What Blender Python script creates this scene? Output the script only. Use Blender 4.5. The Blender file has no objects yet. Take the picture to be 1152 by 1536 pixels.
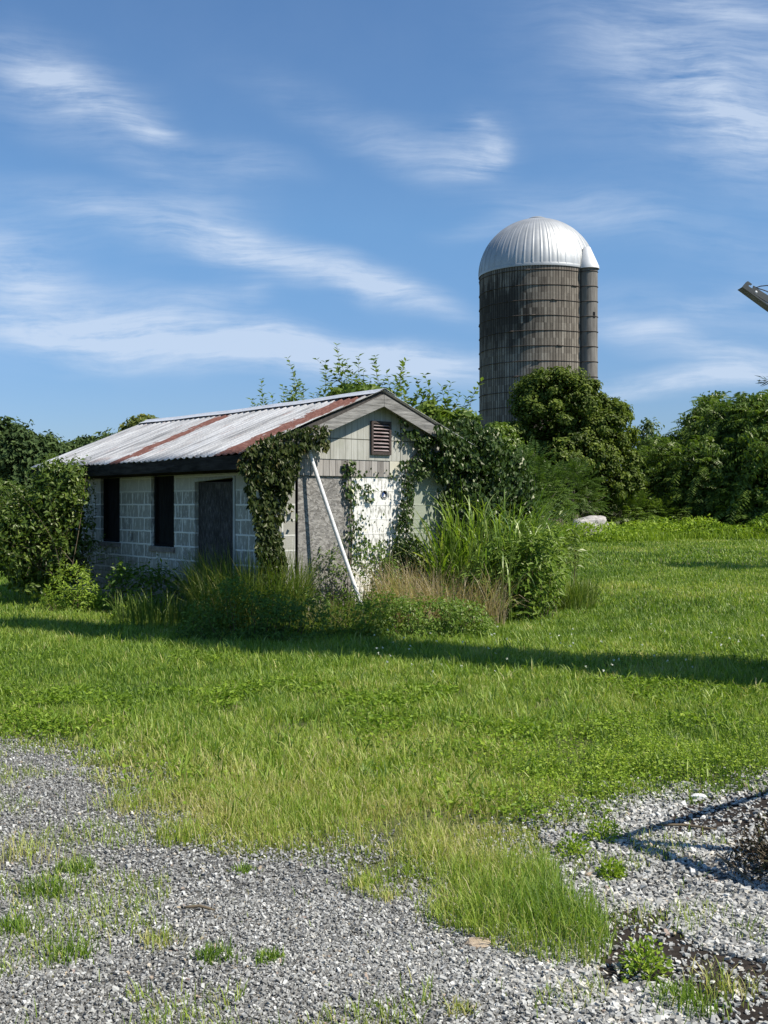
import bpy, bmesh, math, random
import numpy as np
from mathutils import Vector, Matrix
rng = np.random.default_rng(11)
random.seed(5)
SC = bpy.context.scene
COL = SC.collection
# ------------------------------------------------------------------ camera
F, HY, CX, EYE = 1600.0, 755.0, 576.0, 1.6
cam = bpy.data.cameras.new('camera')
cam_o = bpy.data.objects.new('camera', cam)
COL.objects.link(cam_o)
cam.sensor_fit = 'VERTICAL'
cam.sensor_height = 36.0
cam.lens = 36.0 * F / 1536
cam.shift_y = (HY - 768) / 1536
cam.clip_start, cam.clip_end = 0.05, 3000
cam_o.location = (0, 0, EYE)
cam_o.rotation_euler = (math.radians(90), 0, 0)
SC.camera = cam_o
# ------------------------------------------------------------------ light
SUN_H = Vector((0.895, -0.446, 0)).normalized()
SUN_EL = math.radians(51)
SUN = Vector((SUN_H.x * math.cos(SUN_EL), SUN_H.y * math.cos(SUN_EL), math.sin(SUN_EL)))
sun = bpy.data.lights.new('sun', 'SUN')
sun.energy = 4.8
sun.angle = math.radians(0.5)
sun.color = (1.0, 0.95, 0.87)
sun_o = bpy.data.objects.new('sun', sun)
COL.objects.link(sun_o)
sun_o.rotation_euler = SUN.to_track_quat('Z', 'Y').to_euler()
vs = SC.view_settings
vs.view_transform = 'Standard'
vs.look = 'None'
vs.exposure = 0.45
vs.gamma = 1
vs.use_curve_mapping = False
SC.cycles.max_bounces = 6
SC.cycles.diffuse_bounces = 3
SC.cycles.transparent_max_bounces = 4
SC.cycles.use_denoising = True

world = bpy.data.worlds.new('World')
SC.world = world
world.use_nodes = True
wt = world.node_tree
WN, WL = wt.nodes, wt.links


def nd(t, typ, **kw):
    n = t.nodes.new(typ)
    for k, v in kw.items():
        if k.startswith('i_'):
            n.inputs[k[2:].replace('_', ' ')].default_value = v
        else:
            setattr(n, k, v)
    return n


def math_(t, op, a, b=None, clamp=False):
    n = t.nodes.new('ShaderNodeMath')
    n.operation = op
    n.use_clamp = clamp
    for i, x in enumerate((a, b)):
        if x is None:
            continue
        if hasattr(x, 'is_output'):
            t.links.new(x, n.inputs[i])
        else:
            n.inputs[i].default_value = x
    return n.outputs[0]


def mix_(t, fac, a, b, mode='MIX'):
    n = t.nodes.new('ShaderNodeMix')
    n.data_type = 'RGBA'
    n.blend_type = mode
    for i, x in ((0, fac), (6, a), (7, b)):
        if hasattr(x, 'is_output'):
            t.links.new(x, n.inputs[i])
        elif isinstance(x, (int, float)):
            n.inputs[i].default_value = x
        else:
            n.inputs[i].default_value = (*x, 1) if len(x) == 3 else x
    return n.outputs[2]


def ramp(t, fac, stops, interp='LINEAR'):
    r = t.nodes.new('ShaderNodeValToRGB')
    r.color_ramp.interpolation = interp
    el = r.color_ramp.elements
    while len(el) < len(stops): el.new(0.5)
    for e, (p, c) in zip(el, stops):
        e.position = p
        e.color = (*c, 1) if len(c) == 3 else c
    if fac is not None: t.links.new(fac, r.inputs[0])
    return r.outputs[0]


def sky_world():
    for n in list(WN):
        WN.remove(n)
    sky = nd(wt, 'ShaderNodeTexSky', sky_type='NISHITA', sun_disc=False, sun_elevation=SUN_EL,
             sun_rotation=math.atan2(SUN.x, SUN.y), altitude=20, air_density=1.0, dust_density=0.15, ozone_density=1.6)
    tc = nd(wt, 'ShaderNodeTexCoord')
    sep = nd(wt, 'ShaderNodeSeparateXYZ')
    WL.new(tc.outputs['Generated'], sep.inputs[0])
    yy = math_(wt, 'MAXIMUM', sep.outputs[1], 0.05)
    u = math_(wt, 'DIVIDE', sep.outputs[0], yy)
    v = math_(wt, 'DIVIDE', sep.outputs[2], yy)
    cmb = nd(wt, 'ShaderNodeCombineXYZ')
    WL.new(u, cmb.inputs[0])
    WL.new(v, cmb.inputs[1])
    # gentle swirl so that the streaks bend
    wn = nd(wt, 'ShaderNodeTexNoise', i_Scale=5.0, i_Detail=2.5, i_Roughness=0.5)
    WL.new(cmb.outputs[0], wn.inputs['Vector'])
    sub = nd(wt, 'ShaderNodeVectorMath', operation='SUBTRACT')
    WL.new(wn.outputs['Color'], sub.inputs[0])
    sub.inputs[1].default_value = (0.5, 0.5, 0.5)
    scl = nd(wt, 'ShaderNodeVectorMath', operation='SCALE')
    WL.new(sub.outputs[0], scl.inputs[0])
    scl.inputs['Scale'].default_value = 0.06
    add = nd(wt, 'ShaderNodeVectorMath', operation='ADD')
    WL.new(cmb.outputs[0], add.inputs[0])
    WL.new(scl.outputs[0], add.inputs[1])
    P = add.outputs[0]
    # px centre, half length, half width, slope angle in degrees (positive climbs to the right), strength
    streaks = [
        (90, 135, 170, 62, -22, .42), (150, 150, 130, 34, -28, .40), (215, 195, 75, 18, -22, .30), (50, 100, 110, 30, -12, .25),
        (365, 240, 110, 26, -8, .30), (290, 275, 160, 40, -24, .16),
        (520, 185, 210, 30, -24, .20), (650, 225, 110, 34, -12, .30), (722, 208, 52, 46, 60, .34), (742, 214, 26, 20, 70, .42), (712, 182, 34, 12, -30, .34), (716, 244, 40, 13, 14, .36), (700, 245, 60, 22, 10, .25),
        (1090, 60, 260, 95, -18, .34), (1080, 150, 190, 60, -24, .42), (1130, 185, 120, 30, -15, .32), (1010, 95, 300, 150, -20, .22),
        (1100, 5, 90, 16, -5, .3), (1090, 245, 150, 30, -18, .18),
        (200, 345, 300, 36, -14, .30), (340, 370, 260, 30, -15, .44), (470, 408, 200, 26, -13, .46), (590, 445, 140, 18, -12, .36), (680, 482, 70, 12, -10, .2),
        (270, 295, 200, 26, -26, .16), (20, 392, 110, 42, -8, .46), (330, 452, 110, 18, 4, .24), (385, 452, 28, 16, 30, .22),
        (110, 480, 330, 50, -7, .62), (300, 515, 330, 30, -4, .62), (160, 543, 60, 13, 8, .22), (250, 546, 60, 8, 6, .14),
        (560, 545, 240, 26, -2, .62), (470, 525, 200, 22, -4, .36), (640, 545, 150, 22, -3, .34),
        (900, 325, 230, 38, -10, .26), (850, 310, 150, 22, -6, .16), (730, 345, 90, 18, 8, .2), (590, 445, 100, 24, -14, .2),
        (1000, 470, 200, 22, -10, .22), (1060, 462, 90, 14, 18, .22), (950, 495, 90, 16, -8, .34), (1040, 530, 190, 24, -14, .40),
        (1130, 545, 120, 24, -4, .34), (1010, 577, 210, 15, 0, .62), (1090, 570, 110, 16, 0, .26), (930, 588, 80, 9, -5, .2),
        (1180, 420, 200, 90, -10, .14), (-250, 330, 300, 60, -12, .4), (1500, 300, 340, 80, -14, .4), (1600, 520, 400, 40, -6, .4), (-300, 520, 300, 40, -4, .4),
    ]
    tot = None
    for (px, py, hl, hw, a, s) in streaks:
        mp = nd(wt, 'ShaderNodeMapping', vector_type='TEXTURE')
        mp.inputs['Location'].default_value = ((px - CX) / F, (HY - py) / F, 0)
        mp.inputs['Rotation'].default_value = (0, 0, math.radians(a))
        mp.inputs['Scale'].default_value = (1.35 * hl / F, 1.9 * hw / F, 1)
        WL.new(P, mp.inputs['Vector'])
        ln = nd(wt, 'ShaderNodeVectorMath', operation='LENGTH')
        WL.new(mp.outputs[0], ln.inputs[0])
        mr = nd(wt, 'ShaderNodeMapRange', interpolation_type='SMOOTHSTEP')
        mr.inputs['From Min'].default_value = 1.0
        mr.inputs['From Max'].default_value = 0.0
        mr.inputs['To Max'].default_value = s
        WL.new(ln.outputs['Value'], mr.inputs['Value'])
        tot = mr.outputs[0] if tot is None else math_(wt, 'ADD', tot, mr.outputs[0])
    # fibrous streak texture, longer than wide
    mp = nd(wt, 'ShaderNodeMapping')
    mp.inputs['Rotation'].default_value = (0, 0, math.radians(14))
    mp.inputs['Scale'].default_value = (7.0, 46.0, 1)
    WL.new(P, mp.inputs['Vector'])
    n1 = nd(wt, 'ShaderNodeTexNoise', i_Scale=1.0, i_Detail=9.0, i_Roughness=0.62, i_Distortion=0.35)
    WL.new(mp.outputs[0], n1.inputs['Vector'])
    n2 = nd(wt, 'ShaderNodeTexNoise', i_Scale=9.0, i_Detail=6.0, i_Roughness=0.6)
    WL.new(P, n2.inputs['Vector'])
    tx = math_(wt, 'ADD', math_(wt, 'MULTIPLY', n1.outputs[0], 3.2), math_(wt, 'MULTIPLY', n2.outputs[0], 1.4))
    mp3 = nd(wt, 'ShaderNodeMapping')
    mp3.inputs['Rotation'].default_value = (0, 0, math.radians(22))
    mp3.inputs['Scale'].default_value = (14.0, 120.0, 1)
    WL.new(P, mp3.inputs['Vector'])
    n3 = nd(wt, 'ShaderNodeTexNoise', i_Scale=1.0, i_Detail=6.0, i_Roughness=0.7, i_Distortion=0.15)
    WL.new(mp3.outputs[0], n3.inputs['Vector'])
    tx = math_(wt, 'ADD', tx, math_(wt, 'MULTIPLY', n3.outputs[0], 1.2))
    tx = math_(wt, 'MULTIPLY', math_(wt, 'MAXIMUM', math_(wt, 'SUBTRACT', tx, 1.98), 0.0), .76)
    cov = math_(wt, 'POWER', math_(wt, 'MULTIPLY', tot, tx), 1.15)
    veil = math_(wt, 'MULTIPLY', n2.outputs[0], 0.06)
    cov = math_(wt, 'ADD', cov, veil)
    up = nd(wt, 'ShaderNodeMapRange', interpolation_type='SMOOTHSTEP')
    up.inputs['From Min'].default_value = -0.02
    up.inputs['From Max'].default_value = 0.06
    WL.new(sep.outputs[2], up.inputs['Value'])
    cov = math_(wt, 'MULTIPLY', cov, up.outputs[0])
    fr = nd(wt, 'ShaderNodeMapRange', interpolation_type='SMOOTHSTEP')
    fr.inputs['From Min'].default_value = 0.05
    fr.inputs['From Max'].default_value = 0.3
    WL.new(sep.outputs[1], fr.inputs['Value'])
    cov = math_(wt, 'MULTIPLY', cov, fr.outputs[0], True)
    cov = math_(wt, 'MINIMUM', cov, 0.7)
    zr = ramp(wt, sep.outputs[2], [(0.0, (.40, .48, .72)), (.10, (.46, .60, .82)), (.25, (.58, .82, 1.0)), (.6, (.58, .82, 1.03))])
    tint = mix_(wt, 1.0, sky.outputs[0], zr, 'MULTIPLY')
    out = mix_(wt, cov, tint, (5.0, 5.75, 6.9))
    bg = nd(wt, 'ShaderNodeBackground')
    bg.inputs['Strength'].default_value = 0.1
    WL.new(out, bg.inputs['Color'])
    wo = nd(wt, 'ShaderNodeOutputWorld')
    WL.new(bg.outputs[0], wo.inputs[0])


sky_world()

# ------------------------------------------------------------------ helpers


def tag(o, label=None, cat=None, group=None, kind=None):
    if label: o['label'] = label
    if cat: o['category'] = cat
    if group: o['group'] = group
    if kind: o['kind'] = kind
    return o


def thing(name, label, cat, loc=(0, 0, 0), rz=0, group=None):
    o = bpy.data.objects.new(name, None)
    COL.objects.link(o)
    o.location = loc
    o.rotation_euler = (0, 0, rz)
    o.empty_display_size = 0.2
    return tag(o, label, cat, group)


def GP(px, py):
    d = EYE * F / (py - HY)
    return np.array([(px - CX) / F * d, d, 0.0])


def PX(px, py, d):
    return np.array([(px - CX) / F * d, d, EYE + (HY - py) / F * d])


class Geo:
    """triangles gathered in arrays, linked as one mesh with a per-vertex 'var' attribute"""

    def __init__(s):
        s.V, s.T, s.A, s.n = [], [], [], 0

    def add(s, V, T, A):
        V = np.asarray(V, float).reshape(-1, 3)
        s.V.append(V)
        s.T.append(np.asarray(T, np.int64).reshape(-1, 3) + s.n)
        s.A.append(np.broadcast_to(np.asarray(A, float), (len(V),)))
        s.n += len(V)

    def build(s, name, mat, parent=None, smooth=False, origin=None):
        V = np.concatenate(s.V); T = np.concatenate(s.T); A = np.concatenate(s.A)
        if parent is not None and origin is None:
            V = V - np.array(parent.location)
        me = bpy.data.meshes.new(name)
        me.vertices.add(len(V))
        me.vertices.foreach_set('co', V.astype(np.float32).ravel())
        me.loops.add(len(T) * 3)
        me.loops.foreach_set('vertex_index', T.astype(np.int32).ravel())
        me.polygons.add(len(T))
        me.polygons.foreach_set('loop_start', np.arange(0, len(T) * 3, 3, dtype=np.int32))
        me.polygons.foreach_set('use_smooth', np.full(len(T), bool(smooth)))
        at = me.attributes.new('var', 'FLOAT', 'POINT')
        at.data.foreach_set('value', A.astype(np.float32))
        me.update(calc_edges=True)
        me.materials.append(mat)
        o = bpy.data.objects.new(name, me)
        COL.objects.link(o)
        if parent is not None:
            o.parent = parent
        return o


def nrm(a):
    return a / np.maximum(np.linalg.norm(a, axis=-1, keepdims=True), 1e-9)


def rdir(n):
    return nrm(rng.normal(size=(n, 3)))


def leaves(g, P, D, N, L, W, A, fold=0.25, droop=0.1):
    """folded two-triangle leaves"""
    n = len(P)
    D = nrm(D)
    S = nrm(np.cross(D, N))
    N = nrm(np.cross(S, D))
    L = np.broadcast_to(L, (n,))[:, None]
    W = np.broadcast_to(W, (n,))[:, None]
    a = P + D * L * .42 + S * W * .5 + N * W * fold * .5
    b = P + D * L - N * L * droop
    c = P + D * L * .42 - S * W * .5 + N * W * fold * .5
    V = np.stack([P, a, b, c], 1).reshape(-1, 3)
    k = np.arange(n)[:, None] * 4
    T = np.stack([k + [0, 1, 2], k + [0, 2, 3]], 1).reshape(-1, 3)
    g.add(V, T, np.repeat(np.broadcast_to(A, (n,)), 4))


def blades(g, P, H, W, az, bend, A, tw=None, seg=3):
    """arching grass blades; bend 0 upright .. 1.6 tip hanging"""
    n = len(P)
    H = np.broadcast_to(H, (n,)); W = np.broadcast_to(W, (n,)); bend = np.broadcast_to(bend, (n,)); A = np.broadcast_to(A, (n,))
    dh = np.stack([np.cos(az), np.sin(az), np.zeros(n)], 1)
    ta = az + np.pi / 2 + (rng.normal(0, .5, n) if tw is None else tw)
    sd = np.stack([np.cos(ta), np.sin(ta), np.zeros(n)], 1)
    rows = []
    for i in range(seg + 1):
        s = i / seg
        th = bend * s
        # arc of constant curvature
        b = np.maximum(np.abs(bend), 1e-3)
        up = H * np.sin(b * s) / b
        out = H * (1 - np.cos(b * s)) / b
        c = P + dh * out[:, None] + np.array([0, 0, 1.0]) * up[:, None]
        w = W * (1.0 - 0.25 * s if s < .8 else (1 - s) * 2.6) * .5
        if i < seg:
            rows.append(c - sd * w[:, None]); rows.append(c + sd * w[:, None])
        else:
            rows.append(c)
    m = len(rows)
    V = np.stack(rows, 1).reshape(-1, 3)
    t = []
    for i in range(seg - 1):
        q = 2 * i
        t += [[q, q + 1, q + 3], [q, q + 3, q + 2]]
    q = 2 * (seg - 1)
    t += [[q, q + 1, q + 2]]
    t = np.array(t)
    T = (np.arange(n)[:, None, None] * m + t[None]).reshape(-1, 3)
    g.add(V, T, np.repeat(A, m))


def tube(g, pts, rad, A=0.5, k=6, cap=True):
    pts = np.asarray(pts, float)
    n = len(pts)
    rad = np.broadcast_to(rad, (n,))
    tan = nrm(np.gradient(pts, axis=0))
    ref = np.array([0, 0, 1.0]) if abs(tan[0][2]) < .9 else np.array([1.0, 0, 0])
    rings = []
    for i in range(n):
        a = nrm(np.cross(tan[i], ref)); b = np.cross(tan[i], a)
        an = np.linspace(0, 2 * np.pi, k, endpoint=False)
        rings.append(pts[i] + rad[i] * (np.cos(an)[:, None] * a + np.sin(an)[:, None] * b))
    V = np.concatenate(rings)
    T = []
    for i in range(n - 1):
        for j in range(k):
            a0, a1 = i * k + j, i * k + (j + 1) % k
            T += [[a0, a1, a1 + k], [a0, a1 + k, a0 + k]]
    if cap:
        for j in range(1, k - 1):
            T.append([0, j + 1, j])
            T.append([(n - 1) * k, (n - 1) * k + j, (n - 1) * k + j + 1])
    g.add(V, T, A)


_lat = rng.random((256, 256))


def vnoise(x, y):
    xi = np.floor(x).astype(int); yi = np.floor(y).astype(int)
    fx = x - xi; fy = y - yi
    fx = fx * fx * (3 - 2 * fx); fy = fy * fy * (3 - 2 * fy)
    g = lambda a, b: _lat[a % 256, b % 256]
    return (g(xi, yi) * (1 - fx) + g(xi + 1, yi) * fx) * (1 - fy) + (g(xi, yi + 1) * (1 - fx) + g(xi + 1, yi + 1) * fx) * fy


def fnoise(x, y, o=3):
    s = 0; a = .5; t = 0
    for i in range(o):
        s = s + a * vnoise(x * 2 ** i + 17 * i, y * 2 ** i + 31 * i); t += a; a *= .5
    return s / t


def inpoly(x, y, poly):
    r = np.zeros(x.shape, bool)
    n = len(poly)
    for i in range(n):
        x0, y0 = poly[i]; x1, y1 = poly[(i + 1) % n]
        c = ((y0 > y) != (y1 > y)) & (x < (x1 - x0) * (y - y0) / ((y1 - y0) or 1e-9) + x0)
        r ^= c
    return r


def polypts(poly, n):
    """n random points in a polygon"""
    p = np.array(poly, float)
    lo, hi = p.min(0), p.max(0)
    out = np.zeros((0, 2))
    while len(out) < n:
        q = lo + rng.random((n * 2, 2)) * (hi - lo)
        out = np.concatenate([out, q[inpoly(q[:, 0], q[:, 1], poly)]])
    return out[:n]


class MB:
    """boxes and polygons gathered into one mesh"""

    def __init__(s):
        s.v, s.f = [], []

    def box(s, x0, x1, y0, y1, z0, z1, M=None):
        b = len(s.v)
        c = [(x0, y0, z0), (x1, y0, z0), (x1, y1, z0), (x0, y1, z0), (x0, y0, z1), (x1, y0, z1), (x1, y1, z1), (x0, y1, z1)]
        if M is not None:
            c = [tuple(M @ Vector(q)) for q in c]
        s.v += c
        s.f += [tuple(b + i for i in q) for q in ((0, 3, 2, 1), (4, 5, 6, 7), (0, 1, 5, 4), (1, 2, 6, 5), (2, 3, 7, 6), (3, 0, 4, 7))]
        return s

    def prism(s, poly, fn, h):
        """poly: 2-D outline (counter-clockwise); fn(a, b, k): 3-D point at depth k"""
        b = len(s.v); n = len(poly)
        s.v += [tuple(fn(a, c, 0)) for a, c in poly] + [tuple(fn(a, c, h)) for a, c in poly]
        s.f.append(tuple(b + i for i in range(n)))
        s.f.append(tuple(b + n + i for i in reversed(range(n))))
        for i in range(n):
            j = (i + 1) % n
            s.f.append((b + i, b + n + i, b + n + j, b + j))
        return s

    def build(s, name, mat, parent=None, bevel=0, smooth=False):
        me = bpy.data.meshes.new(name)
        me.from_pydata(s.v, [], s.f)
        bm = bmesh.new(); bm.from_mesh(me)
        bmesh.ops.recalc_face_normals(bm, faces=bm.faces)
        bm.to_mesh(me); bm.free()
        me.materials.append(mat)
        o = bpy.data.objects.new(name, me)
        COL.objects.link(o)
        if parent is not None: o.parent = parent
        if bevel:
            m = o.modifiers.new('bevel', 'BEVEL'); m.width = bevel; m.segments = 2; m.limit_method = 'ANGLE'
        if smooth:
            for p in me.polygons: p.use_smooth = True
        return o


def holed(u0, u1, v0, v1, holes, fn, th):
    """a wall slab with rectangular openings; fn(u, v, k) -> point, k = depth into the wall"""
    us = sorted({u0, u1, *[h[0] for h in holes], *[h[1] for h in holes]})
    vv = sorted({v0, v1, *[h[2] for h in holes], *[h[3] for h in holes]})
    solid = {}
    for i in range(len(us) - 1):
        for j in range(len(vv) - 1):
            cu, cv = (us[i] + us[i + 1]) / 2, (vv[j] + vv[j + 1]) / 2
            solid[i, j] = not any(h[0] < cu < h[1] and h[2] < cv < h[3] for h in holes)
    m = MB(); idx = {}

    def vt(i, j, k):
        if (i, j, k) not in idx:
            idx[i, j, k] = len(m.v); m.v.append(tuple(fn(us[i], vv[j], k * th)))
        return idx[i, j, k]
    for (i, j), s in solid.items():
        if not s: continue
        m.f.append((vt(i, j, 0), vt(i + 1, j, 0), vt(i + 1, j + 1, 0), vt(i, j + 1, 0)))
        m.f.append((vt(i, j, 1), vt(i, j + 1, 1), vt(i + 1, j + 1, 1), vt(i + 1, j, 1)))
        for (di, dj, a, b) in ((-1, 0, (0, 0), (0, 1)), (1, 0, (1, 0), (1, 1)), (0, -1, (0, 0), (1, 0)), (0, 1, (0, 1), (1, 1))):
            if not solid.get((i + di, j + dj), False):
                p, q = (i + a[0], j + a[1]), (i + b[0], j + b[1])
                m.f.append((vt(*p, 0), vt(*q, 0), vt(*q, 1), vt(*p, 1)))
    return m


# ------------------------------------------------------------------ materials


def newmat(name):
    m = bpy.data.materials.new(name)
    m.use_nodes = True
    t = m.node_tree
    for n in list(t.nodes):
        if n.type != 'OUTPUT_MATERIAL': t.nodes.remove(n)
    return m, t, [n for n in t.nodes if n.type == 'OUTPUT_MATERIAL'][0]


def foliage(name, cols, trans=0.35, rough=0.5, gloss=0.12):
    m, t, out = newmat(name)
    at = nd(t, 'ShaderNodeAttribute', attribute_name='var')
    n = len(cols)
    c = ramp(t, at.outputs['Fac'], [(i / (n - 1), q) for i, q in enumerate(cols)])
    df = nd(t, 'ShaderNodeBsdfDiffuse'); t.links.new(c, df.inputs[0])
    tr = nd(t, 'ShaderNodeBsdfTranslucent')
    tc = mix_(t, 1.0, c, (1.25, 1.3, 0.6), 'MULTIPLY'); t.links.new(tc, tr.inputs[0])
    mx = nd(t, 'ShaderNodeMixShader'); mx.inputs[0].default_value = trans
    t.links.new(df.outputs[0], mx.inputs[1]); t.links.new(tr.outputs[0], mx.inputs[2])
    gl = nd(t, 'ShaderNodeBsdfGlossy'); gl.inputs['Roughness'].default_value = rough
    gl.inputs['Color'].default_value = (.9, .88, .72, 1)
    lw = nd(t, 'ShaderNodeLayerWeight'); lw.inputs['Blend'].default_value = 0.25
    fc = math_(t, 'ADD', math_(t, 'MULTIPLY', lw.outputs['Fresnel'], gloss * .5), gloss * 0.16, True)
    m2 = nd(t, 'ShaderNodeMixShader'); t.links.new(fc, m2.inputs[0])
    t.links.new(mx.outputs[0], m2.inputs[1]); t.links.new(gl.outputs[0], m2.inputs[2])
    t.links.new(m2.outputs[0], out.inputs[0])
    return m


def surf(name, build, rough=0.85, metal=0.0, spec=0.3):
    """build(t, P) -> (colour socket, height socket or None[, roughness socket])"""
    m, t, out = newmat(name)
    b = nd(t, 'ShaderNodeBsdfPrincipled')
    b.inputs['Roughness'].default_value = rough
    b.inputs['Metallic'].default_value = metal
    b.inputs['Specular IOR Level'].default_value = spec
    tc = nd(t, 'ShaderNodeTexCoord')
    r = build(t, tc.outputs['Object'])
    if hasattr(r[0], 'is_output'):
        t.links.new(r[0], b.inputs['Base Color'])
    else:
        b.inputs['Base Color'].default_value = (*r[0], 1)
    if len(r) > 1 and r[1] is not None:
        bp = nd(t, 'ShaderNodeBump'); bp.inputs['Strength'].default_value = 0.6; bp.inputs['Distance'].default_value = 0.02
        t.links.new(r[1], bp.inputs['Height']); t.links.new(bp.outputs[0], b.inputs['Normal'])
    if len(r) > 2 and r[2] is not None:
        t.links.new(r[2], b.inputs['Roughness'])
    t.links.new(b.outputs[0], out.inputs[0])
    return m


def noise(t, P, scale=5, detail=5, rough=0.55, sc=None, dist=0):
    if sc is not None:
        mp = nd(t, 'ShaderNodeMapping'); mp.inputs['Scale'].default_value = sc
        t.links.new(P, mp.inputs['Vector']); P = mp.outputs[0]
    n = nd(t, 'ShaderNodeTexNoise', i_Scale=float(scale), i_Detail=float(detail), i_Roughness=float(rough), i_Distortion=float(dist))
    t.links.new(P, n.inputs['Vector'])
    return n.outputs[0]


def sstep(t, v, a, b):
    mr = nd(t, 'ShaderNodeMapRange', interpolation_type='SMOOTHSTEP')
    mr.inputs['From Min'].default_value = a; mr.inputs['From Max'].default_value = b
    t.links.new(v, mr.inputs['Value'])
    return mr.outputs[0]


def sepxyz(t, P):
    s = nd(t, 'ShaderNodeSeparateXYZ'); t.links.new(P, s.inputs[0]); return s.outputs


def combine(t, a, b, c=0.0):
    n = nd(t, 'ShaderNodeCombineXYZ')
    for i, x in enumerate((a, b, c)):
        if hasattr(x, 'is_output'): t.links.new(x, n.inputs[i])
        else: n.inputs[i].default_value = x
    return n.outputs[0]


def block_tex(t, uv, c1, c2, mort):
    b = nd(t, 'ShaderNodeTexBrick')
    b.inputs['Scale'].default_value = 1.0
    b.inputs['Brick Width'].default_value = 0.4064
    b.inputs['Row Height'].default_value = 0.2032
    b.inputs['Mortar Size'].default_value = 0.013
    b.inputs['Mortar Smooth'].default_value = 0.2
    b.inputs['Bias'].default_value = 0.0
    b.inputs['Color1'].default_value = (*c1, 1); b.inputs['Color2'].default_value = (*c2, 1); b.inputs['Mortar'].default_value = (*mort, 1)
    t.links.new(uv, b.inputs['Vector'])
    return b.outputs['Color'], b.outputs['Fac']


Z0 = 0.045


def side_wall(t, P):
    x, y, z = sepxyz(t, P)
    wob = math_(t, 'MULTIPLY', math_(t, 'SUBTRACT', noise(t, P, 6, 3), 0.5), 0.022)
    uv = combine(t, math_(t, 'ADD', math_(t, 'ADD', y, 0.05), wob), math_(t, 'ADD', math_(t, 'ADD', z, Z0), wob))
    c, f = block_tex(t, uv, (.29, .285, .25), (.41, .40, .345), (.90, .895, .83))
    drip = noise(t, P, 1, 6, .75, (20, 20, 5.0))
    w = sstep(t, drip, .515, .59)
    c = mix_(t, math_(t, 'MULTIPLY', w, .8), c, (.86, .855, .78))
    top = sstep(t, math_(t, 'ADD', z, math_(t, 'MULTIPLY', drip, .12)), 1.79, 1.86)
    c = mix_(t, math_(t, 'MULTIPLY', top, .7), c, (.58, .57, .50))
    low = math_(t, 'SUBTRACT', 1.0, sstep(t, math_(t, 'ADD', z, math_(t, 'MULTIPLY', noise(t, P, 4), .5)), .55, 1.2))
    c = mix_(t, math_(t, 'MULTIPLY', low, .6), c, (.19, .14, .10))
    g = noise(t, P, 40, 4, .7)
    c = mix_(t, math_(t, 'MULTIPLY', g, .35), c, (.12, .13, .115))
    h = math_(t, 'ADD', math_(t, 'MULTIPLY', g, .35), f)
    return c, h


def front_wall(t, P):
    x, y, z = sepxyz(t, P)
    wob = math_(t, 'MULTIPLY', math_(t, 'SUBTRACT', noise(t, P, 6, 3), 0.5), 0.02)
    uv = combine(t, math_(t, 'ADD', math_(t, 'ADD', x, .31), wob), math_(t, 'ADD', math_(t, 'ADD', z, Z0), wob))
    c, f = block_tex(t, uv, (.30, .29, .25), (.40, .385, .33), (.62, .61, .55))
    g = noise(t, P, 38, 4, .7)
    drip = noise(t, P, 1, 5, .7, (18, 18, 5.0))
    # white limewash over the right half, flaking off in small streaks
    fl = noise(t, P, 1, 4, .6, (30, 30, 9.0))
    big = noise(t, P, 5, 4, .6)
    flake = sstep(t, math_(t, 'ADD', math_(t, 'MULTIPLY', fl, .8), math_(t, 'MULTIPLY', big, .35)), .585, .64)
    reg = math_(t, 'MULTIPLY', sstep(t, x, 1.2, 1.5), math_(t, 'SUBTRACT', 1.0, sstep(t, math_(t, 'ADD', x, math_(t, 'MULTIPLY', big, .2)), 2.5, 2.62)))
    paint = math_(t, 'MULTIPLY', reg, math_(t, 'SUBTRACT', 1.0, math_(t, 'MULTIPLY', flake, .85)))
    smear = sstep(t, drip, .58, .7)
    c = mix_(t, math_(t, 'MULTIPLY', smear, .45), c, (.6, .59, .53))
    grn = sstep(t, x, 2.45, 2.65)
    c = mix_(t, math_(t, 'MULTIPLY', grn, .8), c, (.30, .34, .25))
    c = mix_(t, paint, c, (.84, .82, .76))
    c = mix_(t, math_(t, 'MULTIPLY', g, .18), c, (.2, .2, .17))
    return c, math_(t, 'ADD', math_(t, 'MULTIPLY', g, .3), f)


def planks(base, dark, axis, width, gap=.08, streak=18):
    def fn(t, P):
        o = sepxyz(t, P)
        q = math_(t, 'DIVIDE', o[axis], width)
        fr = math_(t, 'FRACT', q)
        ln = math_(t, 'LESS_THAN', fr, gap)
        wn = nd(t, 'ShaderNodeTexWhiteNoise', noise_dimensions='1D')
        t.links.new(math_(t, 'FLOOR', q), wn.inputs['W'])
        s = noise(t, P, 1, 6, .65, (streak, streak, 1.6))
        v = math_(t, 'ADD', math_(t, 'MULTIPLY', wn.outputs['Value'], .35), math_(t, 'MULTIPLY', s, .8))
        c = ramp(t, v, [(.25, dark), (.75, base)])
        c = mix_(t, ln, c, tuple(q * .2 for q in dark))
        return c, math_(t, 'SUBTRACT', s, ln)
    return fn


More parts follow.
